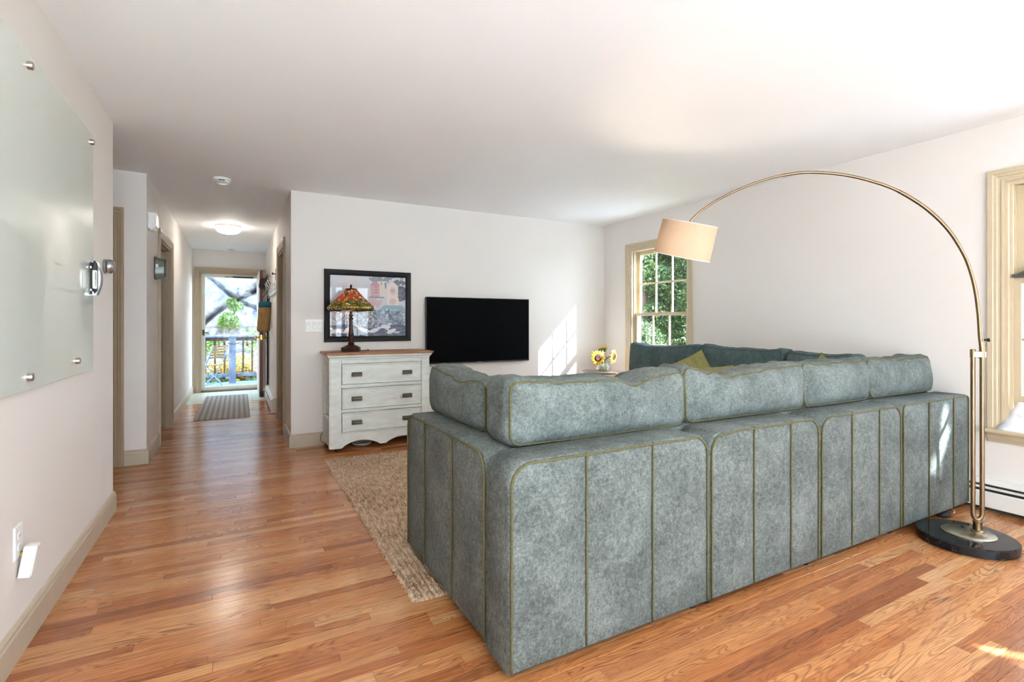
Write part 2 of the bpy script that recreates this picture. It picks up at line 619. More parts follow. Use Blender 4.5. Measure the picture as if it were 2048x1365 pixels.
dd = thing('door_2', 'brown door standing ajar inside the hallway left doorway', 'door', (HX0 - 0.12, LY1, 0), kind='structure')
bx('door_panel', M_DOOR, dd, HX0 - 0.12 - 0.86, HX0 - 0.125, LY1 + 0.0, LY1 + 0.04, 0.01, LZ - 0.03, 0.002)
dd = thing('door_3', 'brown closed door inside the hallway right doorway', 'door', (HX1 + 0.1, RY0, 0), kind='structure')
bx('door_panel', M_DOOR, dd, HX1 + 0.075, HX1 + 0.115, RY0 + 0.02, RY1 - 0.02, 0.01, LZ - 0.02, 0.002)

# ---- sash windows in the right wall
def sash_window(name, label, y0, y1, raise_lower=0.0, beige=M_WTRIM):
    """double-hung six over six window in the right wall; opening y0..y1"""
    W = thing(name, label, 'window', (XR, y0, WZ0), kind='structure')
    t3 = to3x(XR, -1)
    casing('casing', beige, None, [(y0, WZ0), (y0, WZ1), (y1, WZ1), (y1, WZ0)], t3, W, 0.076)
    bm = B()
    sweep(bm, [(y0, WZ0 - 0.01), (y0, WZ1), (y1, WZ1), (y1, WZ0 - 0.01)], [(-0.016, 0), (0.0, 0), (0.0, -0.14), (-0.016, -0.14), (-0.016, 0)], t3)
    obj('jamb', bm, beige, W)
    for ya in (y0, y1):
        s = 1 if ya == y0 else -1
        bm = B()
        for xa, xb in ((0.028, 0.04), (0.078, 0.088), (0.125, 0.137)):
            box(bm, XR + xa, XR + xb, min(ya + s * 0.014, ya + s * 0.03), max(ya + s * 0.014, ya + s * 0.03), WZ0, WZ1 - 0.016)
        obj('stop_bead', bm, beige, W)
    bm = B()
    box(bm, XR - 0.062, XR + 0.14, y0 - 0.098, y1 + 0.098, WZ0 - 0.022, WZ0, 0.005, 2)
    obj('sill', bm, beige, W)
    bm = B()
    prism(bm, [(0, WZ0 - 0.022), (0.034, WZ0 - 0.022), (0.03, WZ0 - 0.034), (0.024, WZ0 - 0.04), (0.02, WZ0 - 0.058), (0.012, WZ0 - 0.072), (0.008, WZ0 - 0.085), (0, WZ0 - 0.085)],
          lambda a, b, d: Vector((XR - a, d, b)), y0 - 0.076, y1 + 0.076)
    obj('apron', bm, beige, W)
    zm = 1.288
    for nm, xa, xb, z0, z1, top, bot in (('upper_sash', XR + 0.09, XR + 0.123, zm - 0.018, WZ1 - 0.016, 0.045, 0.036),
                                         ('lower_sash', XR + 0.042, XR + 0.076, WZ0 + raise_lower, zm + 0.018 + raise_lower, 0.036, 0.06)):
        ya, yb = y0 + 0.017, y1 - 0.017
        st = 0.048
        bm = B()
        box(bm, xa, xb, ya, ya + st, z0, z1, 0.002); box(bm, xa, xb, yb - st, yb, z0, z1, 0.002)
        box(bm, xa, xb, ya + st, yb - st, z1 - top, z1, 0.002); box(bm, xa, xb, ya + st, yb - st, z0, z0 + bot, 0.002)
        S = obj(nm, bm, beige, W)
        g0, g1, h0, h1 = ya + st, yb - st, z0 + bot, z1 - top
        hm = (h0 + h1) / 2
        mw = 0.009
        for k in (1, 2):
            yy = g0 + (g1 - g0) * k / 3
            bx('muntin', beige, S, xa + 0.004, xb - 0.004, yy - mw, yy + mw, h0, h1, 0.003)
        bx('muntin', beige, S, xa + 0.004, xb - 0.004, g0, g1, hm - mw, hm + mw, 0.003)
        for k in range(3):
            for j in range(2):
                pa = g0 + (g1 - g0) * k / 3; pb = g0 + (g1 - g0) * (k + 1) / 3
                qa = h0 if j == 0 else hm; qb = hm if j == 0 else h1
                bm = B()
                xm = (xa + xb) / 2
                vs = [bm.verts.new((xm, a_, b_)) for a_, b_ in ((pa, qa), (pb, qa), (pb, qb), (pa, qb))]
                bm.faces.new(vs)
                obj('pane', bm, M_PANE, S)
        if nm == 'lower_sash':
            bm = B()
            ym = (ya + yb) / 2
            box(bm, xa - 0.006, xa + 0.02, ym - 0.03, ym + 0.03, z1, z1 + 0.012, 0.003)
            obj('sash_lock', bm, M_BRASS, S)
    return W
sash_window('window_1', 'six over six beige sash window behind the arc lamp shade', *W1)
sash_window('window_2', 'beige sash window beside lamp pole with its lower sash raised', *W2, raise_lower=0.155)
sash_window('window_3', 'beige sash window of the right wall behind the camera', *W3)
# patio doors behind the camera
W = thing('window_4', 'four panel glazed patio doors behind the camera', 'window', (GX0, YR, 0), kind='structure')
casing('casing', M_WTRIM, None, [(GX0, 0), (GX0, GZ), (GX1, GZ), (GX1, 0)], to3y(YR, 1), W)
for k in range(4):
    a = GX0 + (GX1 - GX0) * k / 4; b = GX0 + (GX1 - GX0) * (k + 1) / 4
    bm = B()
    box(bm, a, a + 0.05, YR - 0.09, YR - 0.05, 0, GZ); box(bm, b - 0.05, b, YR - 0.09, YR - 0.05, 0, GZ)
    box(bm, a + 0.05, b - 0.05, YR - 0.09, YR - 0.05, GZ - 0.05, GZ); box(bm, a + 0.05, b - 0.05, YR - 0.09, YR - 0.05, 0, 0.1)
    S = obj('sash', bm, M_WTRIM, W)
    for j in (1, 2):
        xx = a + 0.05 + (b - a - 0.1) * j / 3
        bx('muntin', M_WTRIM, S, xx - 0.008, xx + 0.008, YR - 0.08, YR - 0.06, 0.1, GZ - 0.05)
    for j in range(1, 4):
        zz = 0.1 + (GZ - 0.15) * j / 4
        bx('muntin', M_WTRIM, S, a + 0.05, b - 0.05, YR - 0.08, YR - 0.06, zz - 0.008, zz + 0.008)
    bm = B()
    bm.faces.new([bm.verts.new(p) for p in ((a + 0.05, YR - 0.07, 0.1), (b - 0.05, YR - 0.07, 0.1), (b - 0.05, YR - 0.07, GZ - 0.05), (a + 0.05, YR - 0.07, GZ - 0.05))])
    obj('pane', bm, M_PANE, S)

# ---- glazed storm door at the hallway end
M_STORM = plain('white_storm_door', srgb(226, 224, 214), 0.4, var=0.02)
d4 = thing('door_4', 'white full glass storm door at the hallway end', 'door', (EX0, YE, 0), kind='structure')
t3 = to3y(YE, -1)
casing('casing', M_TRIM, None, [(EX0, 0), (EX0, EZ), (EX1, EZ), (EX1, 0)], t3, d4, 0.085)
jamb(M_TRIM, d4, EX0, EX1, EZ, t3, 0.14, 0.012)
bm = B()
ya, yb = YE + 0.07, YE + 0.105
box(bm, EX0 + 0.014, EX0 + 0.07, ya, yb, 0.02, EZ - 0.014, 0.003); box(bm, EX1 - 0.07, EX1 - 0.014, ya, yb, 0.02, EZ - 0.014, 0.003)
box(bm, EX0 + 0.07, EX1 - 0.07, ya, yb, EZ - 0.075, EZ - 0.014, 0.003); box(bm, EX0 + 0.07, EX1 - 0.07, ya, yb, 0.02, 0.09, 0.003)
fr = obj('frame', bm, M_STORM, d4)
bm = B()
bm.faces.new([bm.verts.new(p) for p in ((EX0 + 0.07, YE + 0.09, 0.09), (EX1 - 0.07, YE + 0.09, 0.09), (EX1 - 0.07, YE + 0.09, EZ - 0.075), (EX0 + 0.07, YE + 0.09, EZ - 0.075))])
obj('pane', bm, glassmat('storm_glass', (0.98, 0.99, 0.985, 1), 0.3), fr)
bm = B(); box(bm, EX0 + 0.07, EX1 - 0.07, ya, yb - 0.01, 1.095, 1.105); box(bm, EX0 + 0.07, EX1 - 0.07, ya, yb - 0.01, 1.118, 1.126)
obj('cross_bar', bm, M_HINGE, d4)
bm = B()
tube(bm, [(EX0 + 0.046, ya, 1.02), (EX0 + 0.046, ya - 0.035, 1.02)], 0.011, 10)
tube(bm, [(EX0 + 0.046, ya - 0.035, 1.02), (EX0 + 0.12, ya - 0.03, 1.015)], [0.011, 0.008], 8)
box(bm, EX0 + 0.03, EX0 + 0.062, ya - 0.005, ya, 0.97, 1.07, 0.002)
obj('handle', bm, plain('dark_bronze', srgb(70, 58, 48), 0.35, 1.0), d4, True, angle=40)
bm = B()
tube(bm, [(-0.08, ya - 0.04, 1.985), (0.24, ya - 0.04, 1.985)], 0.014, 10)
tube(bm, [(-0.2, ya - 0.04, 1.985), (-0.08, ya - 0.04, 1.985)], 0.005, 8)
box(bm, 0.2, 0.24, ya - 0.04, ya, 1.975, 1.995)
obj('closer', bm, M_BLACK, d4)
bx('threshold', plain('dark_threshold', srgb(92, 74, 58), 0.5), d4, EX0, EX1, YE, YE + 0.14, 0.0, 0.02, 0.004)
# open maroon door seen edge-on
M_MAROON = plain('maroon_door_paint', srgb(104, 44, 50), 0.4, var=0.08)
d5 = thing('door_5', 'maroon door swung open edge-on beside the storm door', 'door', (0.33, 9.98, 0), kind='structure')
bx('door_panel', M_MAROON, d5, 0.305, 0.35, 9.0, 9.96, 0.012, 2.03, 0.002)
bx('door_edge', plain('cream_door_face', srgb(224, 216, 200), 0.4, var=0.03), d5, 0.298, 0.305, 9.004, 9.96, 0.012, 2.03)
for s in (-1, 1):
    bm = B()
    M = Matrix.Translation((0.302 if s < 0 else 0.35, 9.07, 0.955)) @ Matrix.Rotation(s * PI / 2, 4, 'Y')
    lathe(bm, [(0.03, 0), (0.03, 0.006), (0.012, 0.01), (0.011, 0.03), (0.024, 0.038), (0.029, 0.05), (0.026, 0.062), (0.012, 0.068)], 16, M=M)
    obj('knob', bm, M_BRASSY, d5, True, angle=50)
bx('lock_plate', M_BRASSY, d5, 0.315, 0.34, 8.997, 9.001, 0.915, 0.995, 0.0005)
bx('sweep', M_BLACK, d5, 0.303, 0.353, 8.995, 9.96, 0.004, 0.075, 0.002)

# ------------------------------------------------------------------ sofa
def velvet(name, lo, mid, hi, scale=5.0):
    t = NT(name)
    v = t.pos()
    n1 = t.noise(v, scale, 3, 0.62)
    n2 = t.noise(t.pos((42, 42, 34)), 1.0, 4, 0.75)
    n3 = t.noise(v, 110, 4, 0.75)
    f = t.math('ADD', t.math('MULTIPLY', n1, 0.27), t.math('ADD', t.math('MULTIPLY', n2, 0.27), t.math('MULTIPLY', n3, 0.46)))
    c = t.ramp(f, [(0.40, lo), (0.5, mid), (0.60, hi)])
    # woven cross-hatch
    wx = t.noise(t.pos((900, 900, 25)), 1.0, 1)
    wz = t.noise(t.pos((25, 25, 900)), 1.0, 1)
    wv = t.math('ADD', wx, wz)
    wc = t.ramp(wv, [(0.75, (0.82,) * 3), (1.25, (1.15,) * 3)])
    c = t.mix(0.75, c, wc, 'MULTIPLY')
    p = t.bsdf(c, 0.78, 0, 0.25, t.bump(wv, 0.35, 0.002))
    return t.m
M_SOFA = velvet('sage_velvet', srgb(70, 76, 74), srgb(95, 101, 98), srgb(122, 128, 124))
M_CUSH = velvet('sage_linen_velvet', srgb(76, 83, 81), srgb(100, 107, 104), srgb(124, 131, 127), 6.5)
M_TEAL = velvet('deep_teal_velvet', srgb(54, 72, 74), srgb(72, 91, 92), srgb(92, 110, 110), 6.0)
M_PIPE = plain('olive_piping', srgb(96, 91, 57), 0.8, var=0.25, scale=120, bump=0.5, bscale=500)
M_OLIVE = velvet('olive_velvet', srgb(104, 100, 58), srgb(124, 120, 72), srgb(144, 140, 90), 7.0)

def ztop(u, L, z1, R):
    d = min(u, L - u)
    if d >= R: return z1
    return z1 - R + math.sqrt(max(0.0, R * R - (R - d) ** 2))

def slab(parent, name, origin, ux, uy, L, D, z0, z1, R=0.07, seams=(), outer=True):
    """upholstered upright slab: face runs from origin along ux (length L), depth D along uy; face outward is -uy"""
    ux, uy, O = Vector((*ux, 0)), Vector((*uy, 0)), Vector((*origin, 0))
    t3 = lambda a, b, d: O + ux * a + uy * d + Vector((0, 0, b))
    # body: arched outline with soft edges front and back
    nr = 8
    outl = [(0.0, z0), (0.0, z1 - R)]
    for k in range(1, nr + 1):
        a = PI - PI / 2 * k / nr
        outl.append((R + R * math.cos(a), z1 - R + R * math.sin(a)))
    for k in range(0, nr + 1):
        a = PI / 2 - PI / 2 * k / nr
        outl.append((L - R + R * math.cos(a), z1 - R + R * math.sin(a)))
    outl.append((L, z0))
    e = 0.016
    cxm, czm = L / 2, (z0 + z1) / 2
    def ring(inset, d):
        return [(min(max(a, inset), L - inset) if True else a, min(max(b, z0 + inset * 0.5), z1 - inset), d) for a, b in outl]
    rings = []
    for inset, d in ((0.010, 0.004), (0.004, 0.008), (0.0, e), (0.0, D - e), (0.004, D - 0.006), (0.012, D)):
        rr = []
        for a, b in outl:
            aa = a + (inset if a < cxm else -inset)
            bb = b - (inset if b > z0 else -inset)
            rr.append((aa, bb, d))
        rings.append(rr)
    bm = B()
    vr = [[bm.verts.new(t3(*p)) for p in rr] for rr in rings]
    n = len(outl)
    for A, Dd in zip(vr, vr[1:]):
        for k in range(n):
            bm.faces.new((A[k], A[(k + 1) % n], Dd[(k + 1) % n], Dd[k]))
    bm.faces.new(vr[0][::-1]); bm.faces.new(vr[-1])
    body = obj(name, bm, M_SOFA, parent, True, angle=50)
    if outer:
        cuts = [0.008] + list(seams) + [L - 0.008]
        for a0, a1 in zip(cuts, cuts[1:]):
            def fn(u, v, a0=a0, a1=a1):
                a = a0 + (a1 - a0) * u
                zt = ztop(a, L, z1, R) - 0.008
                b = z0 + 0.012 + (zt - z0 - 0.012) * v
                puff = (1 - (2 * u - 1) ** 4) * (1 - (2 * v - 1) ** 8)
                wob = noise.noise(t3(a, b, 0) * 7.0) * 0.0035 + noise.noise(t3(a, b, 0) * 22) * 0.0008
                return t3(a, b, 0.006 - puff * (0.013 + wob))
            grid_mesh('panel', 14, 26, fn, M_SOFA, body)
            # a seam cord on each side cut
        for a in seams:
            bm = B()
            pts = []
            for k in range(25):
                z = z0 + 0.012 + (z1 - 0.012 - z0) * k / 24
                pts.append(t3(a + 0.0015 * noise.noise(Vector((a * 9, z * 14, 3))), z, 0.0))
            tube(bm, pts, 0.0042, 6)
            obj('seam_cord', bm, M_PIPE, body, True)
        bm = B()
        pts = []
        inner = [(a + (0.009 if a < cxm else -0.009), b - 0.009) for a, b in outl]
        P2 = [(inner[0][0], z0 + 0.01)] + inner[1:-1] + [(inner[-1][0], z0 + 0.01)]
        dense = []
        for p, q in zip(P2, P2[1:]):
            m = max(1, int(math.hypot(q[0] - p[0], q[1] - p[1]) / 0.04))
            for k in range(m):
                dense.append((p[0] + (q[0] - p[0]) * k / m, p[1] + (q[1] - p[1]) * k / m))
        dense.append(P2[-1])
        for a, b in dense:
            wv = 0.0035 * noise.noise(t3(a, b, 0) * 9)
            pts.append(t3(a + wv * 0.4, b + wv, 0.001))
        tube(bm, pts, 0.0046, 8)
        obj('piping', bm, M_PIPE, body, True)
    return body

SX0, SX1, SY0 = 0.768, 4.09, 1.43
SZ0, SZ1, SD = 0.035, 0.728, 0.185
sofa = thing('sectional_sofa', 'L-shaped sage green velvet sectional sofa with olive piped channels', 'sofa', (2.4, 2.0, 0))
secs = [(SX0, 1.698, (1.076, 1.388)), (1.706, 2.472, (1.983, 2.246)), (2.482, 3.25, (2.753, 3.017)), (3.26, 4.09, (3.565, 3.877))]
for a, b, se in secs:
    slab(sofa, 'back_section', (a, SY0), (1, 0), (0, 1), b - a, SD, SZ0, SZ1, 0.075 if a < 3.2 else 0.03, [s - a for s in se])
# left arm (outer face looks to -x)
slab(sofa, 'arm_section', (SX0 + 0.002, 2.552), (0, -1), (1, 0), 2.552 - 1.618, 0.36, SZ0, SZ1 - 0.004, 0.075, (2.552 - 2.286, 2.552 - 1.939))
# run along the right wall: its back sections
for a, b in ((1.62, 2.46), (2.47, 3.28), (3.29, 4.16)):
    slab(sofa, 'back_section', (4.09, a), (0, 1), (-1, 0), b - a, SD, SZ0, SZ1, 0.06, outer=False)
bx('back_ledge', M_SOFA, sofa, 1.135, 3.90, SY0 + SD + 0.002, 1.84, SZ0, SZ1 - 0.004, 0.008, 2, smooth=True)
# seat bases and seat cushions
M_UNDER = plain('black_undercloth', (0.015, 0.014, 0.013, 1), 0.9)
def seat(x0, x1, y0, y1):
    bx('seat_base', M_SOFA, sofa, x0, x1, y0, y1, SZ0, 0.27, 0.02, 2, smooth=True)
    bx('seat_cushion', M_CUSH, sofa, x0 + 0.004, x1 - 0.004, y0 + 0.004, y1 - 0.004, 0.272, 0.45, 0.045, 4, smooth=True)
for x0, x1 in ((SX0 + 0.367, 1.70), (1.704, 2.474), (2.478, 3.09)):
    seat(x0, x1, 1.844, 2.53)
seat(3.094, 3.90, 1.844, 2.53)
for y0, y1 in ((2.534, 3.34), (3.344, 4.14)):
    seat(3.094, 3.90, y0, y1)
bx('underside', M_UNDER, sofa, SX0 + 0.02, 4.07, SY0 + 0.02, 2.52, 0.028, 0.036)
bx('underside', M_UNDER, sofa, 3.12, 4.07, 2.52, 4.12, 0.028, 0.036)
for fx, fy in ((0.84, 1.5), (1.66, 1.49), (1.74, 1.49), (2.44, 1.49), (3.22, 1.49), (4.0, 1.5), (0.84, 2.48), (3.2, 2.48), (3.2, 4.05), (4.0, 4.05), (2.4, 2.46)):
    bm = B(); lathe(bm, [(0.018, 0.018 if 2.1 < fy < 4.5 and fx < 3.0 else 0.0), (0.02, 0.022 if 2.1 < fy < 4.5 and fx < 3.0 else 0.004), (0.026, 0.03)], 12, (fx, fy, 0))
    obj('foot', bm, M_BLACK, sofa)

# ---- loose cushions
def cushion(name, label, group, center, ux, w, d, h, m=M_CUSH, tilt=0.0, dents=(), seed=0, r=0.055, sag=0.012, bulge=0.03, wrk=1.0, pipe=M_PIPE):
    """box cushion: ux = direction of its width in plan, d = thickness; local y- is the face on the right-hand side of ux"""
    ux = Vector((*ux, 0)).normalized()
    uy = Vector((-ux.y, ux.x, 0))
    O = Vector(center)
    root = thing(name, label, 'cushion', (O.x, O.y, O.z - h / 2), group=group)
    hx, hy, hz = w / 2, d / 2, h / 2
    ct, st = math.cos(tilt), math.sin(tilt)
    def deform(p):
        a, b, c = p.x / hx, p.y / hy, p.z / hz
        q = p.copy()
        fa = max(0, 1 - min(1, abs(a)) ** 3); fc = max(0, 1 - min(1, abs(c)) ** 2.5)
        q.y += b * bulge * fa * fc
        q.z += sag * (abs(a) ** 3 - 0.4) * (c if c > 0 else 0) * 1.5 if c > 0 else 0
        q.z += (0.010 * noise.noise(Vector((p.x * 3.1 + seed * 7.3, 0.3 * b, seed))) if c > 0 else 0) * c
        # wrinkles fanning down from the seams
        ww = noise.noise(Vector((p.x * 13 + p.z * 6 + seed * 3.1, p.z * 3.0, seed * 1.7)))
        ww2 = noise.noise(Vector((p.x * 30 - p.z * 14 + seed, p.z * 7, seed)))
        amp = wrk * (0.011 * ww + 0.0045 * ww2) * (0.35 + 0.65 * max(0, c))
        q.y += amp * (1 if b > 0 else -1) * min(1, abs(b)) ** 2
        q.z += wrk * 0.009 * noise.noise(Vector((p.x * 19 + seed, p.y * 12, 5.0))) * max(0, c)
        for (da, sig, dz, dy) in dents:
            g = math.exp(-((a - da) / sig) ** 2)
            q.z -= dz * g * max(0, c) ** 1.0
            q.y += dy * g * max(0, c + 0.3) * (-1 if b < 0 else -0.4) * -1
        # lean
        y2 = q.y * ct + q.z * st
        z2 = -q.y * st + q.z * ct
        return O + ux * q.x + uy * y2 + Vector((0, 0, z2))
    nx, ny, nz = max(12, int(w / 0.018)), 10, max(10, int(h / 0.02))
    V, Fc, idx = [], [], {}
    def vert(i, j, k):
        key = (i, j, k)
        if key in idx: return idx[key]
        p = Vector((-hx + w * i / nx, -hy + d * j / ny, -hz + h * k / nz))
        inn = Vector((max(-hx + r, min(hx - r, p.x)), max(-hy + r * .8, min(hy - r * .8, p.y)), max(-hz + r, min(hz - r, p.z))))
        o = p - inn
        o2 = Vector((o.x / r, o.y / (r * .8), o.z / r))
        if o2.length > 1e-6:
            # keep spread along the rounded edge
            o2 = o2.normalized()
            p = inn + Vector((o2.x * r, o2.y * r * .8, o2.z * r))
        idx[key] = len(V)
        V.append(deform(p))
        return idx[key]
    def face(fn, na, nb):
        for i in range(na):
            for j in range(nb):
                Fc.append(tuple(fn(i + di, j + dj) for di, dj in ((0, 0), (1, 0), (1, 1), (0, 1))))
    face(lambda a, b: vert(a, 0, b), nx, nz); face(lambda a, b: vert(a, ny, b), nx, nz)
    face(lambda a, b: vert(0, a, b), ny, nz); face(lambda a, b: vert(nx, a, b), ny, nz)
    face(lambda a, b: vert(a, b, 0), nx, ny); face(lambda a, b: vert(a, b, nz), nx, ny)
    me = bpy.data.meshes.new(name)
    me.from_pydata(V, [], Fc)
    bmm = bmesh.new(); bmm.from_mesh(me); bmesh.ops.recalc_face_normals(bmm, faces=bmm.faces[:]); bmm.to_mesh(me); bmm.free()
    me.materials.append(m)
    me.polygons.foreach_set('use_smooth', [True] * len(me.polygons))
    link('cover', me, root)
    for s in (-1, 1):
        pts = []
        n = 160
        per = []
        for k in range(n):
            th = 2 * PI * k / n
            # walk a rounded rectangle by its perimeter
            per.append(th)
        R2 = r
        segs = []
        cs = [(hx - R2, hz - R2, 0), (-hx + R2, hz - R2, 90), (-hx + R2, -hz + R2, 180), (hx - R2, -hz + R2, 270)]
        for cx_, cz_, a0 in cs:
            for k in range(7):
                an = math.radians(a0 + 90 * k / 6)
                segs.append((cx_, cz_, math.cos(an), math.sin(an)))
        dense = []
        for i in range(len(segs)):
            p, q = segs[i], segs[(i + 1) % len(segs)]
            L = math.hypot(p[0] - q[0], p[1] - q[1])
            m_ = max(1, int(L / 0.02))
            for k in range(m_):
                f = k / m_
                dense.append(tuple(p[t] + (q[t] - p[t]) * f for t in range(4)))
        c45 = 0.72
        for cx_, cz_, na, nc in dense:
            p = Vector((cx_ + na * R2 * c45, s * (hy - r * .8 + r * .8 * math.sqrt(1 - c45 ** 2)), cz_ + nc * R2 * c45))
            pts.append(deform(p))
        bm = B()
        tube(bm, pts, 0.0046, 6, closed=True)
        obj('piping', bm, pipe, root, True)
    return root

GB = 'sage back cushions along the sofa front run'
cushion('back_cushion', 'sage back cushion nearest the camera at the sofa corner', GB, (1.32, 1.722, 0.84), (1, 0), 0.92, 0.215, 0.258, dents=((0.34, 0.16, 0.036, 0.0), (0.80, 0.14, 0.0, 0.0), (-0.8, .4, -0.006, 0)), seed=1, r=0.06, wrk=0.9)
cushion('back_cushion', 'wrinkled sage back cushion second from the sofa corner', GB, (2.218, 1.725, 0.836), (1, 0), 0.91, 0.21, 0.252, dents=((-0.30, 0.22, 0.032, 0.01), (-0.92, 0.12, -0.022, 0), (0.05, 0.12, 0.012, 0)), seed=2, tilt=0.06, r=0.055, bulge=0.045, wrk=1.7)
cushion('back_cushion', 'sage back cushion third from the sofa corner', GB, (2.975, 1.725, 0.837), (1, 0), 0.66, 0.21, 0.255, dents=((0.1, 0.3, -0.012, 0.0),), seed=3, tilt=0.08, wrk=1.2, r=0.055, bulge=0.045)
cushion('back_cushion', 'creased sage back cushion beside the arc lamp pole', GB, (3.69, 1.725, 0.837), (1, 0), 0.80, 0.21, 0.255, dents=((0.05, 0.10, 0.012, 0.04),), seed=4, tilt=0.10, r=0.06, bulge=0.045, wrk=1.8)
cushion('back_cushion', 'sage back cushion leaning on the sofa left arm', 'sage back cushion on the arm', (0.98, 2.215, 0.832), (0, 1), 0.70, 0.19, 0.238, dents=((-0.2, 0.25, 0.02, 0.0), (0.7, 0.2, -0.018, 0)), seed=5, r=0.06, wrk=1.0, tilt=0.0)
GF = 'teal back cushions along the right wall'
M_TPIPE = plain('dark_teal_piping', srgb(66, 74, 68), 0.8, var=0.2, scale=90)
cushion('back_cushion', 'dark teal back cushion in front of the window', GF, (3.765, 3.70, 0.712), (0, -1), 0.90, 0.20, 0.52, M_TEAL, tilt=0.05, seed=6, sag=0.02, pipe=M_TPIPE, dents=((-0.5, 0.3, 0.012, 0),))
cushion('back_cushion', 'plump teal back cushion in the middle of the wall run', GF, (3.765, 2.82, 0.718), (0, -1), 0.80, 0.20, 0.53, M_TEAL, tilt=0.05, seed=7, sag=0.02, pipe=M_TPIPE, dents=((0.7, 0.3, 0.015, 0),))
cushion('back_cushion', 'teal back cushion nearest the corner of the wall run', GF, (3.765, 2.15, 0.710), (0, -1), 0.50, 0.20, 0.51, M_TEAL, tilt=0.05, seed=8, sag=0.01, pipe=M_TPIPE)

def pillow(name, label, center, size, thick, M, m=M_OLIVE, seed=0):
    root = thing(name, label, 'throw pillow', center, group='olive throw pillows on the sofa')
    T = Matrix.Translation(center) @ M
    s = size / 2
    for side in (1, -1):
        def fn(u, v, side=side):
            a, b = 2 * u - 1, 2 * v - 1
            pin = 1 - 0.07 * (1 - abs(a) ** 2) * abs(b) ** 4
            pin2 = 1 - 0.07 * (1 - abs(b) ** 2) * abs(a) ** 4
            t = thick / 2 * (max(0, 1 - a * a) ** 0.55) * (max(0, 1 - b * b) ** 0.55)
            t += 0.006 * noise.noise(Vector((a * 3 + seed, b * 3, seed * 2.0 + side))) * (1 - max(abs(a), abs(b)) ** 4)
            return T @ Vector((a * s * pin2, b * s * pin, side * t))
        grid_mesh('cover_face', 26, 26, fn, m, root)
    bm = B()
    pts = []
    for k in range(96):
        q = k / 24
        e = q - int(q)
        a, b = [(2 * e - 1, -1), (1, 2 * e - 1), (1 - 2 * e, 1), (-1, 1 - 2 * e)][int(q) % 4]
        pin = 1 - 0.07 * (1 - a ** 2) * abs(b) ** 4
        pin2 = 1 - 0.07 * (1 - b ** 2) * abs(a) ** 4
        pts.append(T @ Vector((a * s * pin2, b * s * pin, 0)))
    tube(bm, pts, 0.004, 6, closed=True)
    obj('piping', bm, M_PIPE, root, True)
    return root
RX, RYm, RZ = (lambda d: Matrix.Rotation(math.radians(d), 4, 'X')), (lambda d: Matrix.Rotation(math.radians(d), 4, 'Y')), (lambda d: Matrix.Rotation(math.radians(d), 4, 'Z'))
def pillow_at(label, corner, th, size, thick, lean, seed):
    a = math.radians(YAW)
    Rv = Vector((math.cos(a), -math.sin(a), 0)); Fv = Vector((math.sin(a), math.cos(a), 0))
    Uv = (Vector((0, 0, 1)) + Fv * lean).normalized()
    t_ = math.radians(th)
    e1 = Rv * math.cos(t_) + Uv * math.sin(t_)
    e2 = -Rv * math.sin(t_) + Uv * math.cos(t_)
    n_ = e1.cross(e2)
    c_ = Vector(corner) - (e1 + e2) * size / 2
    M_ = Matrix(((e1.x, e2.x, n_.x, 0), (e1.y, e2.y, n_.y, 0), (e1.z, e2.z, n_.z, 0), (0, 0, 0, 1)))
    pillow('throw_pillow', label, tuple(c_), size, thick, M_, seed=seed)
pillow_at('large olive throw pillow with raised corner near the window', (3.50, 3.03, 0.955), 24, 0.40, 0.15, 0.35, 1)
pillow_at('olive throw pillow lying low beside the raised one', (3.42, 2.65, 0.852), 4, 0.42, 0.16, 0.7, 2)
pillow_at('olive throw pillow peeking over the front cushions as triangle', (3.56, 2.05, 0.975), 43, 0.37, 0.14, 0.25, 3)

# ------------------------------------------------------------------ jute rug
def jute():
    t = NT('jute_weave')
    v = t.pos()
    n1 = t.noise(v, 2.2, 3)
    n2 = t.noise(v, 160, 3, 0.7)
    n3 = t.noise(t.pos((70, 14, 1)), 1.0, 2, 0.6)
    f = t.math('ADD', t.math('MULTIPLY', n2, 0.5), t.math('ADD', t.math('MULTIPLY', n3, 0.35), t.math('MULTIPLY', n1, 0.15)))
    c = t.ramp(f, [(0.34, srgb(96, 70, 52)), (0.43, srgb(170, 134, 106)), (0.53, srgb(214, 182, 152)), (0.62, srgb(242, 222, 200))])
    t.bsdf(c, 0.9, 0, 0.15, t.bump(n2, 0.9, 0.006))
    return t.m
M_JUTE = jute()
RU = (0.648, 3.05, 2.06, 4.56)
def rug_fn(u, v):
    x = RU[0] + (RU[1] - RU[0]) * u
    y = RU[2] + (RU[3] - RU[2]) * v
    cw = 0.024
    c = x / cw
    row = math.floor(c)
    rib = abs(math.sin(PI * c)) ** 0.7
    st = 0.5 + 0.5 * math.sin(2 * PI * (y / 0.021 + 0.5 * (row % 2)))
    z = 0.004 + 0.013 * rib * (0.3 + 0.7 * st) + 0.004 * noise.noise(Vector((x * 60, y * 60, 1)))
    ed = 0.007 * noise.noise(Vector((y * 40, 2, 0))) + 0.004 * math.sin(2 * PI * y / 0.042)
    if u < 0.02: x += ed
    if v < 0.01: y += 0.009 * noise.noise(Vector((x * 35, 5, 0)))
    e = min(u * (RU[1] - RU[0]), v * (RU[3] - RU[2]), (1 - u) * (RU[1] - RU[0]), (1 - v) * (RU[3] - RU[2]))
    if e < 1e-6: z = 0.0005
    return Vector((x, y, z))
rug = setp(grid_mesh('jute_rug', 400, 480, rug_fn, M_JUTE), 'chunky braided tan jute rug between sofa and dresser', 'rug')

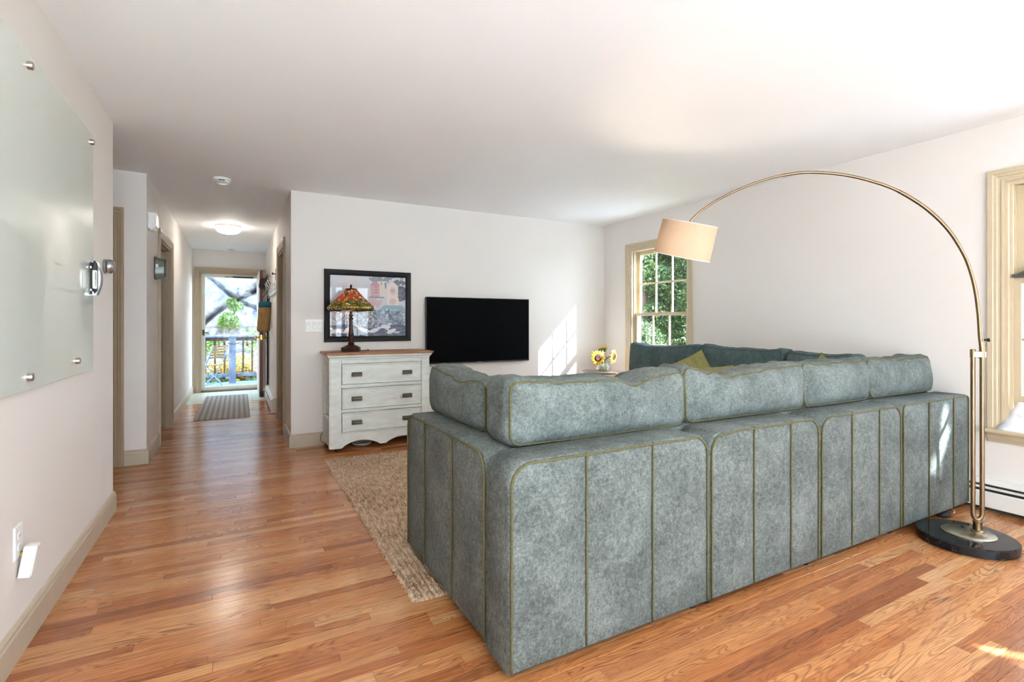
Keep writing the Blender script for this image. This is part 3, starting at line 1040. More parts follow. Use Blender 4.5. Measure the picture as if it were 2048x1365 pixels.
bm = B(); box(bm, -0.5, 1.9, -2.45, -0.5, 0.0005, 0.012, 0.004)  # unseen pale rug added to bounce daylight onto the ceiling
setp(obj('bounce_rug', bm, plain('bounce_rug_white', (0.84, 0.85, 0.85, 1), 0.95, var=0.03, scale=30, bump=0.4, bscale=150)), 'pale rug added behind the camera to bounce light', 'rug')

# ------------------------------------------------------------------ dresser
def chippy(name, lo, hi, worn):
    t = NT(name)
    v = t.pos()
    c = t.ramp(t.noise(t.pos((4, 4, 14)), 2.0, 4), [(0.3, lo), (0.7, hi)])
    chips = t.ramp(t.noise(t.pos((9, 9, 16)), 4.0, 5, 0.7), [(0.68, (0, 0, 0)), (0.72, (1, 1, 1))])
    c = t.mix(t.math('MULTIPLY', chips, 0.55), c, worn)
    t.bsdf(c, 0.6, 0, 0.3, t.bump(t.noise(t.pos((10, 10, 60)), 3.0, 3), 0.12, 0.004))
    return t.m
M_CHALK = chippy('chalky_grey_paint', srgb(214, 218, 212), srgb(232, 236, 231), srgb(132, 122, 106))
def wood(name, lo, mid, hi, sc_=(2, 30, 30), rough=0.45):
    t = NT(name)
    n1 = t.noise(t.pos(sc_), 1.0, 4, 0.6, 0.8)
    n2 = t.noise(t.pos(tuple(k * 7 for k in sc_)), 1.0, 2, 0.6)
    f = t.math('ADD', t.math('MULTIPLY', n1, 0.75), t.math('MULTIPLY', n2, 0.25))
    c = t.ramp(f, [(0.34, lo), (0.5, mid), (0.66, hi)])
    t.bsdf(c, rough, 0, 0.4, t.bump(f, 0.08, 0.003))
    return t.m
M_TOPW = wood('worn_pine_top', srgb(112, 74, 48), srgb(168, 120, 84), srgb(198, 154, 114), (1.5, 18, 18))
M_PULL = plain('aged_pewter', srgb(98, 94, 84), 0.45, 1.0, var=0.2, scale=60)
DRX0, DRX1, DRY0, DRY1 = 0.735, 1.655, 4.785, 5.165
dr = thing('dresser', 'chalky grey three drawer dresser with worn wooden top', 'dresser', (1.195, 4.98, 0))
bm = B()
box(bm, DRX0, DRX1, DRY0 + 0.03, DRY1, 0.10, 0.86)                                     # carcass core
box(bm, DRX0, DRX0 + 0.095, DRY0, DRY0 + 0.03, 0.035, 0.86, 0.003); box(bm, DRX1 - 0.065, DRX1, DRY0, DRY0 + 0.03, 0.035, 0.86, 0.003)
for z0, z1 in ((0.81, 0.86), (0.585, 0.615), (0.36, 0.388), (0.165, 0.18)):
    box(bm, DRX0 + 0.095, DRX1 - 0.065, DRY0 + 0.003, DRY0 + 0.03, z0, z1, 0.002)
obj('body', bm, M_CHALK, dr)
# framed sides
for xs, s in ((DRX0, -1), (DRX1, 1)):
    t3 = to3x(xs, s)
    bm = B()
    xo = 0.012
    prism(bm, [(DRY0, 0.04), (DRY0 + 0.05, 0.04), (DRY0 + 0.05, 0.86), (DRY0, 0.86)], t3, -0.001, xo)
    prism(bm, [(DRY1 - 0.05, 0.04), (DRY1, 0.04), (DRY1, 0.86), (DRY1 - 0.05, 0.86)], t3, -0.001, xo)
    prism(bm, [(DRY0 + 0.05, 0.80), (DRY1 - 0.05, 0.80), (DRY1 - 0.05, 0.86), (DRY0 + 0.05, 0.86)], t3, -0.001, xo)
    prism(bm, [(DRY0 + 0.05, 0.06), (DRY1 - 0.05, 0.06), (DRY1 - 0.05, 0.30), (DRY0 + 0.05, 0.30)], t3, -0.001, xo)
    sweep(bm, [(DRY0 + 0.05, 0.30), (DRY1 - 0.05, 0.30), (DRY1 - 0.05, 0.80), (DRY0 + 0.05, 0.80)], [(0, xo), (0.008, xo - 0.002), (0.018, 0.004), (0.02, 0.0)], t3, closed=True)
    obj('side_frame', bm, M_CHALK, dr)
    bm = B()
    prism(bm, [(DRY0 + 0.085, 0.335), (DRY1 - 0.085, 0.335), (DRY1 - 0.085, 0.765), (DRY0 + 0.085, 0.765)], t3, -0.001, 0.005)
    obj('side_panel', bm, M_CHALK, dr)
# crown moulding under the top
bm = B()
sweep(bm, [(DRX0, DRY1), (DRX0, DRY0), (DRX1, DRY0), (DRX1, DRY1)][::-1], [(0.0, 0.845), (0.012, 0.848), (0.014, 0.86), (0.026, 0.872), (0.03, 0.888), (0.0, 0.888)], lambda a, b, d: Vector((a, b, d)))
obj('crown_moulding', bm, M_CHALK, dr)
tp = bx('top', M_TOPW, dr, DRX0 - 0.04, DRX1 + 0.045, DRY0 - 0.04, DRY1 + 0.012, 0.888, 0.911, 0.006, 3)
# scalloped apron
bm = B()
ax0, ax1 = DRX0 + 0.095, DRX1 - 0.065
poly = [(ax0, 0.165), (ax0, 0.036)]
mid = (ax0 + ax1) / 2
for k in range(15):
    f = k / 14
    poly.append((ax0 + 0.004 + (mid - ax0 - 0.004) * f, 0.036 + 0.062 * math.sin(PI * min(1, (f * 1.08))) ** 0.75 * (1 - 0.15 * f) + 0.006 * f))
for k in range(1, 15):
    f = 1 - k / 14
    poly.append((ax1 - 0.004 - (ax1 - 0.004 - mid) * f, 0.036 + 0.062 * math.sin(PI * min(1, (f * 1.08))) ** 0.75 * (1 - 0.15 * f) + 0.006 * f))
poly += [(ax1, 0.036), (ax1, 0.165)]
prism(bm, poly, to3y(DRY0 + 0.004, 1), 0, 0.02)
obj('apron', bm, M_CHALK, dr)
for z0, z1 in ((0.619, 0.803), (0.392, 0.579), (0.183, 0.354)):
    bm = B()
    box(bm, ax0 + 0.005, ax1 - 0.005, DRY0 - 0.002, DRY0 + 0.028, z0, z1, 0.003)
    sweep(bm, [(ax0 + 0.005, z0), (ax1 - 0.005, z0), (ax1 - 0.005, z1), (ax0 + 0.005, z1)], [(0.0, 0.002), (0.002, 0.007), (0.011, 0.007), (0.014, 0.002)], to3y(DRY0, -1), closed=True)
    dw = obj('drawer', bm, M_CHALK, dr)
    zc = (z0 + z1) / 2 - 0.004
    for xc in (0.965, 1.442):
        bm = B()
        yf = DRY0 - 0.002
        # bin pull: plate with a hooded cup open at the bottom
        box(bm, xc - 0.046, xc + 0.046, yf - 0.004, yf, zc - 0.02, zc + 0.02, 0.001)
        prof = [(0.0, 0.018), (0.010, 0.018), (0.020, 0.012), (0.025, 0.0), (0.025, -0.016), (0.022, -0.016), (0.021, 0.0), (0.017, 0.009), (0.009, 0.014), (0.0, 0.014)]
        prism(bm, prof, lambda a, b, d, yf=yf, zc=zc, xc=xc: Vector((xc + d, yf - 0.003 - a, zc + b)), -0.042, 0.042)
        for s in (-1, 1):
            prism(bm, [(0, 0.018), (0.010, 0.018), (0.020, 0.012), (0.025, 0.0), (0.025, -0.016), (0, -0.016)], lambda a, b, d, yf=yf, zc=zc, xc=xc, s=s: Vector((xc + s * (0.040 + d), yf - 0.003 - a, zc + b)), 0, 0.003)
        obj('bin_pull', bm, M_PULL, dw)
for cx_, cy_ in ((DRX0 + 0.06, DRY0 + 0.04), (DRX1 - 0.05, DRY0 + 0.04), (DRX0 + 0.06, DRY1 - 0.04), (DRX1 - 0.05, DRY1 - 0.04)):
    bm = B()
    tube(bm, [(cx_ - 0.011, cy_, 0.016), (cx_ + 0.011, cy_, 0.016)], 0.0155, 14)
    tube(bm, [(cx_, cy_ + 0.006, 0.02), (cx_, cy_, 0.05), (cx_, cy_, 0.105)], 0.007, 8)
    box(bm, cx_ - 0.016, cx_ - 0.013, cy_ - 0.008, cy_ + 0.01, 0.01, 0.042); box(bm, cx_ + 0.013, cx_ + 0.016, cy_ - 0.008, cy_ + 0.01, 0.01, 0.042)
    box(bm, cx_ - 0.016, cx_ + 0.016, cy_ - 0.008, cy_ + 0.01, 0.036, 0.042)
    obj('caster', bm, M_BLACK, dr)
bm = B(); lathe(bm, [(0.02, 0.0), (0.075, 0.004), (0.095, 0.022), (0.092, 0.026), (0.07, 0.012), (0.0, 0.010)], 28, (1.06, 5.0, 0.0), cap1=False)
setp(obj('plastic_dish', bm, M_WHITE, None, True, angle=50), 'white shallow dish on the floor under the dresser', 'dish')
bm = B(); tube(bm, [(0.72, 5.172, 0.12), (0.70, 5.168, 0.09), (0.705, 5.165, 0.04), (0.74, 5.168, 0.006), (0.9, 5.178, 0.006)], 0.003, 6)
setp(obj('power_cord', bm, M_BLACK, None, True), 'thin black cord hanging at the dresser rear left corner', 'cord')

# ------------------------------------------------------------------ picture, TV, switches on the back wall
M_FRAME = plain('black_brown_frame', srgb(20, 17, 17), 0.5, spec=0.25, var=0.2, scale=20)
pf = thing('framed_picture', 'black framed garden print with birds above the dresser', 'picture', (1.165, YB - 0.02, 0.99))
px0, px1, pz0, pz1 = 0.735, 1.597, 0.996, 1.71
t3 = to3y(YB - 0.006, -1)
bm = B()
sweep(bm, [(px0, pz0), (px1, pz0), (px1, pz1), (px0, pz1)], [(0.0, 0.0), (0.0, 0.022), (0.006, 0.028), (0.03, 0.024), (0.044, 0.02), (0.05, 0.012), (0.056, 0.010), (0.056, 0.0)], t3, closed=True)
obj('frame', bm, M_FRAME, pf)
def paint(nx, nz):
    rs = np.random.RandomState(3)
    U, V = np.meshgrid((np.arange(nx) + .5) / nx, (np.arange(nz) + .5) / nz, indexing='ij')
    def fbm(s, seed):
        r = np.zeros((nx, nz))
        for o in range(4):
            k = s * 2 ** o
            g = np.random.RandomState(seed + o).rand(int(k) + 2, int(k) + 2)
            a, b = U * k, V * k
            i, j = a.astype(int), b.astype(int)
            fa, fb = a - i, b - j
            r += (g[i, j] * (1 - fa) * (1 - fb) + g[i + 1, j] * fa * (1 - fb) + g[i, j + 1] * (1 - fa) * fb + g[i + 1, j + 1] * fa * fb) / 2 ** o
        return r / 1.875
    img = np.zeros((nx, nz, 3))
    f = fbm(7, 1)[..., None]
    img[:] = np.array([196, 206, 222]) * (1 - f) + np.array([226, 216, 214]) * f
    def put(mask, col, a=1.0):
        img[mask] = img[mask] * (1 - a) + np.array(col) * a
    def ell(cu, cv, ru, rv, ang=0.0):
        ca, sa = math.cos(ang), math.sin(ang)
        du, dv = (U - cu) * 1.27, V - cv
        return ((du * ca + dv * sa) / ru) ** 2 + ((-du * sa + dv * ca) / rv) ** 2 < 1
    def rect(a, b, c, d): return (U > a) & (U < b) & (V > c) & (V < d)
    n2 = fbm(16, 20); n3 = fbm(40, 40)
    put((V > 0.9) & (U > 0.5) & (n2 > 0.5), (120, 128, 140), .7)
    put(ell(0.9, 0.9, .12, .05) & (n2 > .42), (104, 112, 128), .85)
    put(ell(0.93, 0.72, .12, .13), (124, 134, 150)); put(ell(0.93, 0.72, .12, .13) & (n3 > .5), (92, 104, 124))
    put(rect(.52, .64, .66, .86), (208, 172, 178)); put((np.abs(U - .58) < (.93 - V) * .8) & (V > .84) & (V < .93), (196, 150, 158))
    put(rect(.565, .625, .72, .83), (184, 128, 138))
    for k in range(3):
        put(rect(.572 + k * .018, .583 + k * .018, .735, .77), (226, 200, 200)); put(rect(.572 + k * .018, .583 + k * .018, .785, .815), (226, 200, 200))
    put(rect(.64, .74, .66, .92), (222, 210, 202)); put(rect(.71, .735, .8, .9), (150, 158, 170)); put(rect(.66, .67, .86, .9), (120, 120, 130)); put(rect(.71, .72, .86, .9), (120, 120, 130))
    put(rect(.5, .7, .635, .66), (118, 140, 158))
    put((np.abs(U - .815) < .075 - (V > .84) * (V - .84) * .8) & (V > .52) & (V < .9), (232, 216, 208))
    put(rect(.745, .9, .5, .64), (236, 220, 210))
    put(ell(.82, .76, .055, .07), (214, 198, 196)); put(ell(.815, .585, .06, .055), (212, 192, 194)); put(rect(.79, .84, .74, .79), (188, 170, 176))
    put((V > .44) & (V < .52) & (np.abs(U - .82) < .2 - (V - .44) * 1.0), (142, 178, 196))
    put((V > .28) & (V < .45) & (np.abs(U - .79) < .012), (176, 160, 184))
    for k in range(7):
        put(ell(.58 + .02 * k - .05, .56 + .02 * math.sin(k), .02, .08, .5 - .16 * k), (206, 170, 178), .7)
    low = V < (.44 + .05 * (n2 - .5))
    put(low, (110, 134, 158), .85); put(low & (n3 > .52), (158, 180, 196), .9); put(low & (n2 > .58), (84, 104, 132), .7)
    put((V < .5) & (U < .45), (186, 170, 176), .35)
    for k in range(170):
        cu, cv = rs.rand(), rs.rand() * .28 + .17
        r = rs.rand() * .012 + .006
        put(ell(cu, cv, r, r), [(236, 236, 240), (214, 190, 196), (190, 206, 220), (232, 204, 190)][k % 4], .9)
    for k in range(9):
        put(ell(.685 + .03 * math.sin((k - 4) * .35), .25 + .03 * math.cos((k - 4) * .35), .09, .007, PI / 2 - (k - 4) * .34), (164, 180, 206))
    put((V < .17 + .03 * np.sin(U * 9) + .03 * (n2 - .5)), (86, 96, 120)); put((V < .15) & (n3 > .55), (120, 134, 158), .8)
    for cu, cv, s, a in ((.08, .09, 1, .2), (.22, .11, -1, .7), (.41, .12, 1, -.5), (.57, .1, -1, .3), (.72, .16, -1, -.1), (.8, .085, 1, .35)):
        c = (236, 222, 220) if cu < .5 else (224, 228, 238)
        put(ell(cu, cv, .085, .032, a), c); put(ell(cu - s * .06, cv + .045, .02, .018), c); put(ell(cu - s * .045, cv + .025, .03, .014, -s * .8), c)
        put(ell(cu + s * .075, cv - .02, .05, .012, a - s * .2), c)
        put((np.abs(U - cu) < .004) & (V < cv - .02) & (V > cv - .06), (200, 190, 196))
    return img / 255.0
def print_mesh(name, parent, x0, x1, y, z0, z1, nx, nz, m):
    img = paint(nx, nz)
    lin = np.where(img <= 0.04045, img / 12.92, ((img + 0.055) / 1.055) ** 2.4)
    xs = np.linspace(x0, x1, nx + 1); zs = np.linspace(z0, z1, nz + 1)
    V = [(xx, y, zz) for xx in xs for zz in zs]
    Fc = [(i * (nz + 1) + j, (i + 1) * (nz + 1) + j, (i + 1) * (nz + 1) + j + 1, i * (nz + 1) + j + 1) for i in range(nx) for j in range(nz)]
    me = bpy.data.meshes.new(name)
    me.from_pydata(V, [], Fc)
    me.materials.append(m)
    at = me.color_attributes.new('print', 'FLOAT_COLOR', 'CORNER')
    cols = np.ones((nx * nz, 4, 4), dtype=np.float32)
    cols[:, :, :3] = lin.reshape(-1, 1, 3)
    at.data.foreach_set('color', cols.ravel())
    return link(name, me, parent)
t = NT('garden_print'); a_ = t.n('ShaderNodeVertexColor', layer_name='print'); t.bsdf(a_.outputs[0], 0.6, 0, 0.2)
print_mesh('print', pf, px0 + 0.05, px1 - 0.05, YB - 0.012, pz0 + 0.05, pz1 - 0.05, 240, 190, t.m)
bm = B()
bm.faces.new([bm.verts.new(p) for p in ((px0 + 0.05, YB - 0.017, pz0 + 0.05), (px1 - 0.05, YB - 0.017, pz0 + 0.05), (px1 - 0.05, YB - 0.017, pz1 - 0.05), (px0 + 0.05, YB - 0.017, pz1 - 0.05))])
obj('glass', bm, glassmat('picture_glass', (1, 1, 1, 1), 0.8), pf)

tv = thing('television', 'black flat television mounted on the back wall', 'television', (2.38, 5.15, 0.735))
tx0, tx1, tz0, tz1, ty = 1.747, 3.005, 0.742, 1.461, 5.115
bx('housing', M_BLACK, tv, tx0 + 0.004, tx1 - 0.004, ty + 0.006, ty + 0.05, tz0 + 0.002, tz1 - 0.002, 0.004)
bx('wall_mount', M_BLACK, tv, 2.2, 2.56, ty + 0.045, YB, 0.95, 1.25)
bx('screen', plain('unlit_screen', (0.0015, 0.0015, 0.002, 1), 0.6, spec=0.05), tv, tx0 + 0.006, tx1 - 0.006, ty + 0.001, ty + 0.008, tz0 + 0.012, tz1 - 0.006)
bm = B()
sweep(bm, [(tx0, tz0), (tx1, tz0), (tx1, tz1), (tx0, tz1)], [(0, -0.012), (0, 0.002), (0.006, 0.002), (0.006, -0.012)], to3y(ty, -1), closed=True)
obj('bezel', bm, M_BLACK, tv)
bx('lower_trim', plain('charcoal_trim', srgb(58, 58, 60), 0.45), tv, tx0 + 0.006, tx1 - 0.006, ty - 0.003, ty + 0.004, tz0, tz0 + 0.014, 0.001)
bx('maker_mark', plain('grey_mark', srgb(150, 150, 150), 0.4), tv, 2.345, 2.40, ty - 0.0036, ty - 0.0028, tz0 + 0.004, tz0 + 0.010)
bm = B(); tube(bm, [(1.80, 5.14, 0.745), (1.80, 5.13, 0.725), (1.815, 5.12, 0.718), (1.83, 5.12, 0.722)], 0.004, 6)
obj('cable_end', bm, M_BLACK, tv, True)

def switch_plate(name, label, cat, t3, a0, a1, z0, z1, n, kind='rocker'):
    r = thing(name, label, cat, t3((a0 + a1) / 2, z0, 0))
    bm = B()
    prism(bm, [(a0, z0), (a1, z0), (a1, z1), (a0, z1)], t3, 0.0, 0.003)
    prism(bm, [(a0 + 0.003, z0 + 0.003), (a1 - 0.003, z0 + 0.003), (a1 - 0.003, z1 - 0.003), (a0 + 0.003, z1 - 0.003)], t3, 0.003, 0.006)
    obj('plate', bm, M_WHITE, r)
    for k in range(n):
        ac = a0 + (a1 - a0) * (k + .5) / n
        zc = (z0 + z1) / 2
        if kind == 'rocker':
            bm = B()
            prism(bm, [(ac - 0.0175, zc - 0.034), (ac + 0.0175, zc - 0.034), (ac + 0.0175, zc + 0.034), (ac - 0.0175, zc + 0.034)], t3, 0.006, 0.0068)
            rk = obj('rocker_frame', bm, plain('switch_shadow_gap', srgb(196, 194, 190), 0.4), r)
            bm = B()
            prism(bm, [(zc - 0.032, 0.006), (zc + 0.032, 0.006), (zc + 0.032, 0.0115), (zc, 0.0085), (zc - 0.032, 0.0085)], lambda a, b, d, ac=ac: t3(ac + d, a, b), -0.0155, 0.0155)
            obj('rocker', bm, M_WHITE, r)
        else:
            for zc2 in (zc + 0.02, zc - 0.02):
                bm = B()
                prism(bm, [(ac + 0.016 * math.cos(2 * PI * j / 16), zc2 + 0.014 * math.sin(2 * PI * j / 16)) for j in range(16)], t3, 0.006, 0.008)
                sk = obj('socket', bm, M_WHITE, r)
                bm = B()
                for da in (-0.006, 0.006):
                    prism(bm, [(ac + da - 0.001, zc2 - 0.002), (ac + da + 0.001, zc2 - 0.002), (ac + da + 0.001, zc2 + 0.006), (ac + da - 0.001, zc2 + 0.006)], t3, 0.0078, 0.0082)
                obj('slots', bm, M_BLACK, sk)
    return r
switch_plate('light_switch', 'white triple rocker switch plate left of the picture', 'light switch', to3y(YB, -1), 0.565, 0.728, 1.10, 1.215, 3)
switch_plate('wall_outlet', 'white outlet low on the hallway left wall', 'outlet', to3x(HX0, 1), 8.2, 8.27, 0.29, 0.405, 1, 'outlet')

# ------------------------------------------------------------------ stained glass table lamp
tl = thing('table_lamp', 'bronze table lamp with floral stained glass shade on dresser', 'table lamp', (0.951, 4.98, 0.911))
LX, LY, LZ0 = 0.951, 4.98, 0.911
M_BRONZE = plain('dark_bronze_patina', srgb(66, 38, 30), 0.32, 0.6, var=0.3, scale=30)
bm = B()
prof = [(0.088, 0.0), (0.092, 0.006), (0.090, 0.02), (0.093, 0.026), (0.09, 0.036), (0.062, 0.05), (0.036, 0.062), (0.026, 0.07)]
lathe(bm, prof, 8, (LX, LY, LZ0))
obj('base', bm, M_BRONZE, tl)
bm = B()
prof = [(0.026, 0.066), (0.03, 0.078), (0.022, 0.09), (0.02, 0.1), (0.026, 0.118), (0.0275, 0.135), (0.022, 0.15), (0.026, 0.156), (0.026, 0.166), (0.022, 0.176), (0.021, 0.2), (0.0165, 0.262), (0.0155, 0.30), (0.022, 0.306), (0.023, 0.318), (0.012, 0.326), (0.014, 0.334), (0.02, 0.338), (0.02, 0.35), (0.013, 0.356), (0.013, 0.385)]
lathe(bm, prof, 12, (LX, LY, LZ0))
obj('stem', bm, M_BRONZE, tl, True, angle=35)
def stained():
    t = NT('stained_glass')
    tc_ = t.n('ShaderNodeTexCoord').outputs['Object']
    vo = t.n('ShaderNodeTexVoronoi', feature='F1'); vo.inputs['Scale'].default_value = 44
    ve = t.n('ShaderNodeTexVoronoi', feature='DISTANCE_TO_EDGE'); ve.inputs['Scale'].default_value = 44
    t.l(tc_, vo.inputs['Vector']); t.l(tc_, ve.inputs['Vector'])
    sp = t.n('ShaderNodeSeparateXYZ'); t.l(vo.outputs['Position'], sp.inputs[0])
    sc2 = t.n('ShaderNodeSeparateColor'); t.l(vo.outputs['Color'], sc2.inputs[0])
    rnd = sc2.outputs[0]
    warm = t.ramp(rnd, [(0.0, srgb(206, 66, 40)), (0.22, srgb(240, 130, 92)), (0.42, srgb(226, 96, 60)), (0.6, srgb(250, 214, 170)), (0.78, srgb(120, 112, 50)), (1.0, srgb(240, 176, 130))], 'CONSTANT')
    cool = t.ramp(rnd, [(0.0, srgb(120, 128, 40)), (0.2, srgb(208, 160, 40)), (0.4, srgb(84, 112, 52)), (0.58, srgb(150, 136, 46)), (0.75, srgb(236, 220, 150)), (0.9, srgb(96, 92, 40))], 'CONSTANT')
    # height in the shade decides flowers or leaves
    zz = t.n('ShaderNodeSeparateXYZ'); t.l(t.n('ShaderNodeNewGeometry').outputs['Position'], zz.inputs[0])
    hgt = t.math('SUBTRACT', zz.outputs[2], LZ0 + 0.39)
    jit = t.math('MULTIPLY_ADD', sc2.outputs[1], 0.05, -0.025)
    sel = t.math('GREATER_THAN', t.math('ADD', hgt, jit), 0.098)
    c = t.mix(sel, cool, warm)
    band = t.math('LESS_THAN', t.math('ABSOLUTE', t.math('SUBTRACT', hgt, 0.026)), 0.010)
    c = t.mix(band, c, t.ramp(rnd, [(0, srgb(246, 226, 150)), (0.5, srgb(226, 190, 90)), (0.8, srgb(120, 140, 90))], 'CONSTANT'))
    lead = t.math('LESS_THAN', ve.outputs[0], 0.085)
    l2 = t.math('LESS_THAN', t.math('ABSOLUTE', t.math('SUBTRACT', t.math('ABSOLUTE', t.math('SUBTRACT', hgt, 0.026)), 0.011)), 0.0018)
    lead = t.math('MAXIMUM', lead, l2)
    tr = t.n('ShaderNodeBsdfTranslucent'); t.l(c, tr.inputs[0])
    df = t.n('ShaderNodeBsdfPrincipled'); t.l(c, df.inputs['Base Color']); df.inputs['Roughness'].default_value = 0.25
    m1 = t.n('ShaderNodeMixShader'); m1.inputs[0].default_value = 0.62
    t.l(df.outputs[0], m1.inputs[1]); t.l(tr.outputs[0], m1.inputs[2])
    ld = t.n('ShaderNodeBsdfPrincipled'); ld.inputs['Base Color'].default_value = (0.02, 0.016, 0.012, 1); ld.inputs['Roughness'].default_value = 0.4
    m2 = t.n('ShaderNodeMixShader'); t.l(lead, m2.inputs[0]); t.l(m1.outputs[0], m2.inputs[1]); t.l(ld.outputs[0], m2.inputs[2])
    t.l(m2.outputs[0], t.out.inputs[0])
    return t.m
bm = B()
lathe(bm, [(0.203, 0.392), (0.214, 0.400), (0.217, 0.412), (0.212, 0.426), (0.196, 0.444), (0.165, 0.473), (0.13, 0.508), (0.095, 0.545), (0.068, 0.575), (0.054, 0.59)], 48, (LX, LY, LZ0), cap0=False, cap1=False)
obj('shade', bm, stained(), tl, True)
bm = B()
lathe(bm, [(0.056, 0.588), (0.058, 0.594), (0.05, 0.602), (0.012, 0.606), (0.007, 0.612), (0.012, 0.622), (0.009, 0.632), (0.003, 0.642)], 20, (LX, LY, LZ0))
obj('finial_cap', bm, M_BRONZE, tl, True, angle=40)
bm = B(); tube(bm, [(LX + 0.207 * math.cos(2 * PI * k / 48), LY + 0.207 * math.sin(2 * PI * k / 48), LZ0 + 0.392) for k in range(48)], 0.004, 6, closed=True)
obj('rim', bm, M_BRONZE, tl, True)
bm = B(); lathe(bm, [(0.006, 0.40), (0.013, 0.41), (0.026, 0.45), (0.024, 0.47), (0.012, 0.485), (0.002, 0.49)], 16, (LX, LY, LZ0))
obj('bulb', bm, emis('warm_bulb', (1.0, 0.78, 0.52, 1), 9.0), tl, True)
bm = B(); tube(bm, [(LX + 0.085, LY + 0.01, LZ0 + 0.006), (LX + 0.13, LY + 0.03, LZ0 + 0.005), (LX + 0.19, LY + 0.08, LZ0 + 0.004), (LX + 0.2, LY + 0.19, LZ0 + 0.004), (LX + 0.2, LY + 0.199, LZ0 - 0.01)], 0.0035, 6)
obj('cord', bm, M_BLACK, tl, True)

# ------------------------------------------------------------------ side table, vase, sunflowers
STX, STY, STZ = 3.80, 4.74, 0.61
st = thing('side_table', 'small round brown metal side table in the corner', 'side table', (STX, STY, 0))
M_BRNM = plain('brown_metal', srgb(104, 88, 78), 0.35, 0.5)
bm = B(); lathe(bm, [(0.262, STZ - 0.012), (0.268, STZ - 0.008), (0.268, STZ - 0.002), (0.264, STZ), (0.0, STZ)], 48, (STX, STY, 0), cap1=False)
obj('table_top', bm, M_BRNM, st, True, angle=40)
bm = B(); tube(bm, [(STX, STY, 0.015), (STX, STY, STZ - 0.012)], 0.014, 12); obj('post', bm, M_BLACK, st, True, angle=40)
bm = B(); lathe(bm, [(0.17, 0.0), (0.172, 0.008), (0.16, 0.014), (0.02, 0.018)], 40, (STX, STY, 0)); obj('foot', bm, M_BLACK, st, True, angle=40)
bm = B(); box(bm, STX - 0.20, STX - 0.14, STY - 0.16, STY - 0.13, STZ - 0.028, STZ - 0.012, 0.003); obj('bracket', bm, M_BLACK, st)
va = thing('glass_vase', 'small clear glass vase on the round side table', 'vase', (STX + 0.01, STY, STZ))
VX, VY = STX + 0.01, STY
t = NT('clear_glass'); gb = t.n('ShaderNodeBsdfGlass'); gb.inputs['IOR'].default_value = 1.3; gb.inputs['Roughness'].default_value = 0.0
trn = t.n('ShaderNodeBsdfTransparent'); mx = t.n('ShaderNodeMixShader'); mx.inputs[0].default_value = 0.55; t.l(gb.outputs[0], mx.inputs[1]); t.l(trn.outputs[0], mx.inputs[2]); t.l(mx.outputs[0], t.out.inputs[0])
M_CGLASS = t.m
bm = B(); lathe(bm, [(0.0, 0.001), (0.07, 0.001), (0.084, 0.008), (0.088, 0.03), (0.08, 0.06), (0.064, 0.085), (0.062, 0.1), (0.07, 0.112), (0.067, 0.113), (0.058, 0.1), (0.06, 0.084), (0.076, 0.058), (0.084, 0.03), (0.08, 0.012), (0.0, 0.008)], 36, (VX, VY, STZ), cap0=False, cap1=False)
obj('glass_body', bm, M_CGLASS, va, True)
bm = B(); lathe(bm, [(0.0, 0.0095), (0.078, 0.013), (0.082, 0.03), (0.076, 0.055), (0.0, 0.055)], 30, (VX, VY, STZ), cap0=False, cap1=False)
obj('water', bm, glassmat('vase_water', (0.93, 0.97, 0.95, 1), 0.6), va, True)
M_PETAL = plain('sunflower_yellow', srgb(246, 178, 40), 0.55, var=0.25, scale=40)
M_PETAL2 = plain('sunflower_pale_yellow', srgb(252, 206, 90), 0.55, var=0.15, scale=40)
M_DISC = plain('sunflower_seed_brown', srgb(66, 34, 16), 0.9, var=0.5, scale=150, bump=0.8, bscale=300)
M_STEM = plain('stem_green', srgb(112, 140, 84), 0.55, var=0.15)
M_LEAF = plain('sunflower_leaf_green', srgb(64, 96, 42), 0.5, var=0.25, scale=30)
